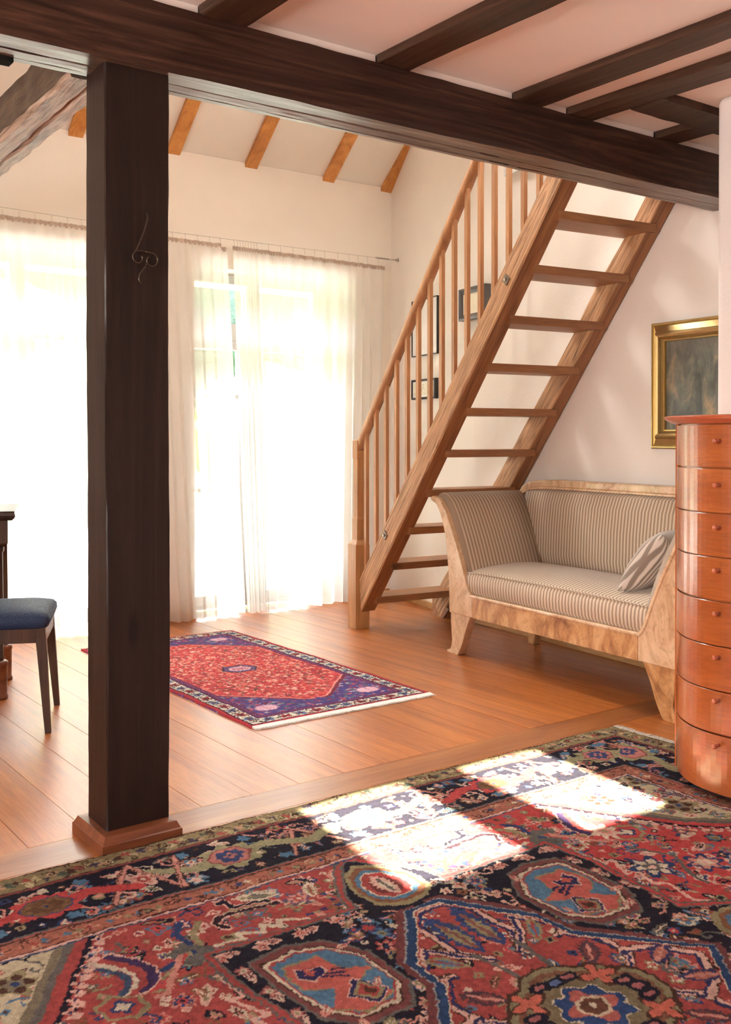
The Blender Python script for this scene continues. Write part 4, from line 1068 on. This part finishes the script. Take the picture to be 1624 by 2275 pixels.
        for k in range(4):
            t0 = first + k*.535
            if horiz is False: t0 = .05 + k*.52
            for dt in (-.27, .27):
                pts = [u(t0+dt-.13, .13), u(t0+dt-.07, .33), u(t0+dt, .12), u(t0+dt+.05,.19), u(t0+dt+.12,.325)]
                c.line(pts, .017, BROWN); c.line(pts, .011, PINK)
            big = (k % 2 == 0)
            ca_, cb_ = (C(158,148,104), C(196,112,100)) if big else (BRED, C(128,88,48))
            c.line([u(t0-.24,.262), u(t0-.12,.205), u(t0,.225), u(t0+.12,.245), u(t0+.24,.19)], .040, ca_, saw=.4)
            c.star(*u(t0,.225), .088, ca_, 8, .13, .3, .82 if horiz else 1.2)
            c.star(*u(t0,.225), .066, C(70,70,110) if not big else C(150,62,60), 6, .05, 0, .82 if horiz else 1.2); c.star(*u(t0,.225), .060, cb_, 6, .05, 0, .82 if horiz else 1.2)
            c.star(*u(t0,.225), .042, C(58,70,120) if big else C(110,70,40), 8, .12, 0, .9); c.star(*u(t0,.225), .016, cb_, 4, .2); c.star(*u(t0,.225), .007, C(40,50,100), 4, .2)
            for q_ in range(3): c.star(*u(t0+rnd.uniform(-.16,.16), rnd.choice([.14,.31])), .018, SKYB, 5, .2)
            flower(c, *u(t0+.267,.225), .042, rnd, 1, [LPINK, PINK, RED, CREAM])
        c.clip = None
    return c.c
def smooth_noise(nx, ny, cell, rs):
    gx, gy = nx//cell+3, ny//cell+3; g = rs.uniform(-1, 1, (gy, gx))
    yy, xx = np.mgrid[0:ny, 0:nx] / cell; i, j = yy.astype(int), xx.astype(int); fy, fx_ = yy-i, xx-j
    fy, fx_ = fy*fy*(3-2*fy), fx_*fx_*(3-2*fx_)
    return (g[i,j]*(1-fy)*(1-fx_) + g[i,j+1]*(1-fy)*fx_ + g[i+1,j]*fy*(1-fx_) + g[i+1,j+1]*fy*fx_)
def rugmesh(name, x0, y0, W_, H_, res, sampler, z, th, edgecol, warp=.005, cell=4, seed=1, val=.12, dim=1.0, sat=1.0):
    rs = np.random.RandomState(seed)
    nx, ny = int(round(W_/res))+1, int(round(H_/res))+1
    X, Y = np.meshgrid(np.linspace(0, W_, nx), np.linspace(0, H_, ny))
    wx = smooth_noise(nx, ny, cell, rs)*warp + smooth_noise(nx, ny, 40, rs)*warp*1.6; wy = smooth_noise(nx, ny, cell, rs)*warp + smooth_noise(nx, ny, 40, rs)*warp*1.6
    col = sampler(X+wx, Y+wy)
    v = 1 + val*smooth_noise(nx, ny, 2, rs) + .10*smooth_noise(nx, ny, 60, rs); v += .08*smooth_noise(nx, 1*ny, 9, rs)
    g_ = col.mean(-1, keepdims=True); col = np.clip((g_ + (col-g_)*sat)*v[..., None]*dim, 0, 1)
    Z = z + th + .0012*smooth_noise(nx, ny, 2, rs) + .0020*smooth_noise(nx, ny, 50, rs)
    e = np.minimum(np.minimum(X, W_-X), np.minimum(Y, H_-Y)); Z = np.where(e < res*.5, z+.0005, Z)
    ex = .003*smooth_noise(nx, ny, 22, rs)
    co_ = np.stack([X+x0+ex, Y+y0+ex.T[:1].mean()*0+ .003*smooth_noise(nx, ny, 22, rs), Z], -1).reshape(-1, 3).astype(np.float32)
    idx = np.arange(nx*ny).reshape(ny, nx)
    q = np.stack([idx[:-1,:-1], idx[:-1,1:], idx[1:,1:], idx[1:,:-1]], -1).reshape(-1).astype(np.int32)
    me = bpy.data.meshes.new(name); nf = (nx-1)*(ny-1)
    me.vertices.add(nx*ny); me.vertices.foreach_set('co', co_.reshape(-1))
    me.loops.add(nf*4); me.loops.foreach_set('vertex_index', q)
    me.polygons.add(nf); me.polygons.foreach_set('loop_start', np.arange(0, nf*4, 4, dtype=np.int32))
    me.update(calc_edges=True)
    at = me.attributes.new('Col', 'FLOAT_COLOR', 'POINT')
    at.data.foreach_set('color', np.concatenate([col.reshape(-1,3), np.ones((nx*ny,1))], 1).astype(np.float32).reshape(-1))
    me.polygons.foreach_set('use_smooth', [True]*nf)
    me.materials.append(M['rug'])
    return me
qa, qb = bigrug(5, False), bigrug(9, True)
CXR, CYR, WR, HR = 1.645, 1.43, 1.655, 1.35
def samp_big(X, Y):
    a = X - WR; b = Y - HR
    i = np.clip((np.abs(a)/.0022).astype(int), 0, qa.shape[1]-1); j = np.clip((np.abs(b)/.0022).astype(int), 0, qa.shape[0]-1)
    L = qa[j, i]; Rr = qb[j, i]; sel = (a > 0)
    return np.where(sel[..., None], Rr, L)
rug = thing('persian_carpet', 'large red and navy medallion carpet with fringed end in the foreground', 'carpet', (CXR, CYR, 0))
me = rugmesh('pile', -WR, -HR, 2*WR, 2*HR, .0040, samp_big, .0, .010, None, .0042, 3, 3, .20, dim=.66, sat=.80)
o = bpy.data.objects.new('pile', me); COL.objects.link(o); o.parent = rug
def fringe(parent, x, y0, y1, out, z, mat, horiz=False, n=600, L=.05, seed=1, thick=.0009):
    rnd = random.Random(seed); bm = B()
    for k in range(n):
        t = y0 + (y1-y0)*(k+rnd.random())/n; l_ = L*rnd.uniform(.6,1.15); dr = rnd.gauss(0,.3)*l_
        p0 = (x, t, z+.004) if not horiz else (t, x, z+.004)
        e = (x+out*l_, t+dr, z+.0015+rnd.random()*.003) if not horiz else (t+dr, x+out*l_, z+.0015+rnd.random()*.003)
        m_ = ((p0[0]+e[0])/2, (p0[1]+e[1])/2, z+.005+rnd.random()*.004)
        tube(bm, [p0, m_, e], [thick*1.4, thick*1.2, thick*.6], 3)
    f = obj('fringe', bm, mat, parent); f['kind'] = 'stuff'; return f
fringe(rug, WR-.004, -HR, HR, 1, 0, M['fringe'], n=1500, L=.055, thick=.0012)

def smallrug():
    rnd = random.Random(4); W_, H_ = .48, .955
    MA, PU, IV, RD = C(130,48,66), C(84,66,130), C(228,220,200), C(206,66,70)
    c = Cv(W_, H_, .0016, PU); X, Y = c.X, c.Y
    for _ in range(900):
        x, y = rnd.random()*W_, rnd.random()*H_; c.star(x, y, rnd.uniform(.005,.011), rnd.choice([C(120,120,150), C(70,70,150), C(150,80,120), C(180,170,180), C(90,110,120), MA, C(190,80,100)]), rnd.choice([3,4,5]), .4, rnd.random()*6)
    hx = [(0,.715),(.05,.70),(.350,.40),(.350,0),(0,0)]
    S = lambda k: [(p[0]+k, p[1]+k*1.1 if p[1] > 0 else 0) for p in hx]
    c.poly(S(.022), MA); c.poly(S(.010), C(230,150,140)); c.poly(S(.004), RD); c.poly(hx, RD)
    w_, m = c.mask(hx); cl = np.zeros(X.shape, bool); cl[w_] = m; c.clip = cl
    for _ in range(1500):
        x, y = rnd.random()*.36, rnd.random()*.72; c.star(x, y, rnd.uniform(.004,.010), rnd.choice([C(226,120,110), C(236,190,170), C(180,50,60), C(150,50,70), C(222,96,70), C(120,80,74), C(230,160,140), C(196,44,56)]), rnd.choice([3,4,5]), .4, rnd.random()*6)
    c.clip = None
    for k, q_ in ((1,C(70,50,70)),(.9,C(104,80,126)),(.62,C(232,190,196))): c.poly([(0,.075*k),(.06*k,.07*k),(.10*k,0),(0,0)], q_)
    for _ in range(14): c.star(rnd.random()*.05, rnd.random()*.04, .005, C(170,70,110), 4, .3)
    for k, q_ in ((1,C(150,110,150)),(.85,C(230,180,196))): c.poly([(.275+a*k, .735+b_*k) for a, b_ in ((-.06,-.02),(-.03,-.045),(.03,-.045),(.06,-.02),(.06,.02),(.03,.045),(-.03,.045),(-.06,.02))], q_)
    c.line([(.275,.70),(.275,.77)], .006, C(190,120,150))
    def band(d0, d1, col, e0=0, e1=0):
        m_ = ((Y > H_-d1-e1) | (X > W_-d1)) & (Y <= H_-d0-e0) & (X <= W_-d0); c.c[m_] = col[:3]
    band(0, .125, MA); band(0,.020,C(176,44,54)); band(.020,.028,C(70,36,60)); band(.028,.088, IV); band(.088,.092,C(60,40,60)); band(.092,.125,C(106,50,92))
    band(.110,.113,C(150,90,130))
    def pos(t, d, hz): return (t, H_-d) if hz else (W_-d, t)
    for hz, T1 in ((True, W_-.06), (False, H_-.05)):
        t = .01; k = 0
        while t < T1:
            if k % 3 == 1: c.star(*pos(t,.058,hz), .024, C(150,50,60) if (k//3) % 2 else C(90,110,150), 5, .3, rnd.random()*6); c.star(*pos(t,.058,hz), .010, C(90,40,50), 4, .3)
            else: 
                for d_ in (.040,.058,.076): c.star(*pos(t+rnd.uniform(-.01,.01), d_, hz), rnd.uniform(.006,.009), rnd.choice([C(70,78,84), C(60,60,70), C(100,90,80), C(120,60,60)]), rnd.choice([2,3,4]), .55, rnd.random()*6)
            t += .027; k += 1
    return c.c
qs = smallrug()
def samp_small(X, Y):
    a = np.abs(X-.48); b = np.abs(Y-.955)
    return qs[np.clip((b/.0016).astype(int), 0, qs.shape[0]-1), np.clip((a/.0016).astype(int), 0, qs.shape[1]-1)]
rug2 = thing('small_rug', 'small red and purple patterned rug with ivory border near the curtains', 'rug', (2.58, 4.605, 0))
me = rugmesh('pile', -.48, -.955, .96, 1.91, .0040, samp_small, 0, .009, None, .003, 3, 8, .15, dim=.92, sat=.9)
o = bpy.data.objects.new('pile', me); COL.objects.link(o); o.parent = rug2
bm = B(); rings = []
for k in range(60):
    x = -.475+.95*k/59; q = .003*math.sin(k*.9)
    rings.append([(x, -.952, .010), (x, -.985+q, .006), (x, -.988+q, .0008), (x, -.952, .0008)])
loft(bm, rings); obj('kilim_end', bm, M['fringe_white'], rug2)
fringe(rug2, -.980, -.475, .475, -1, 0, M['fringe_white'], True, 260, .018, 5); fringe(rug2, .952, -.475, .475, 1, 0, M['fringe_white'], True, 260, .030, 6)
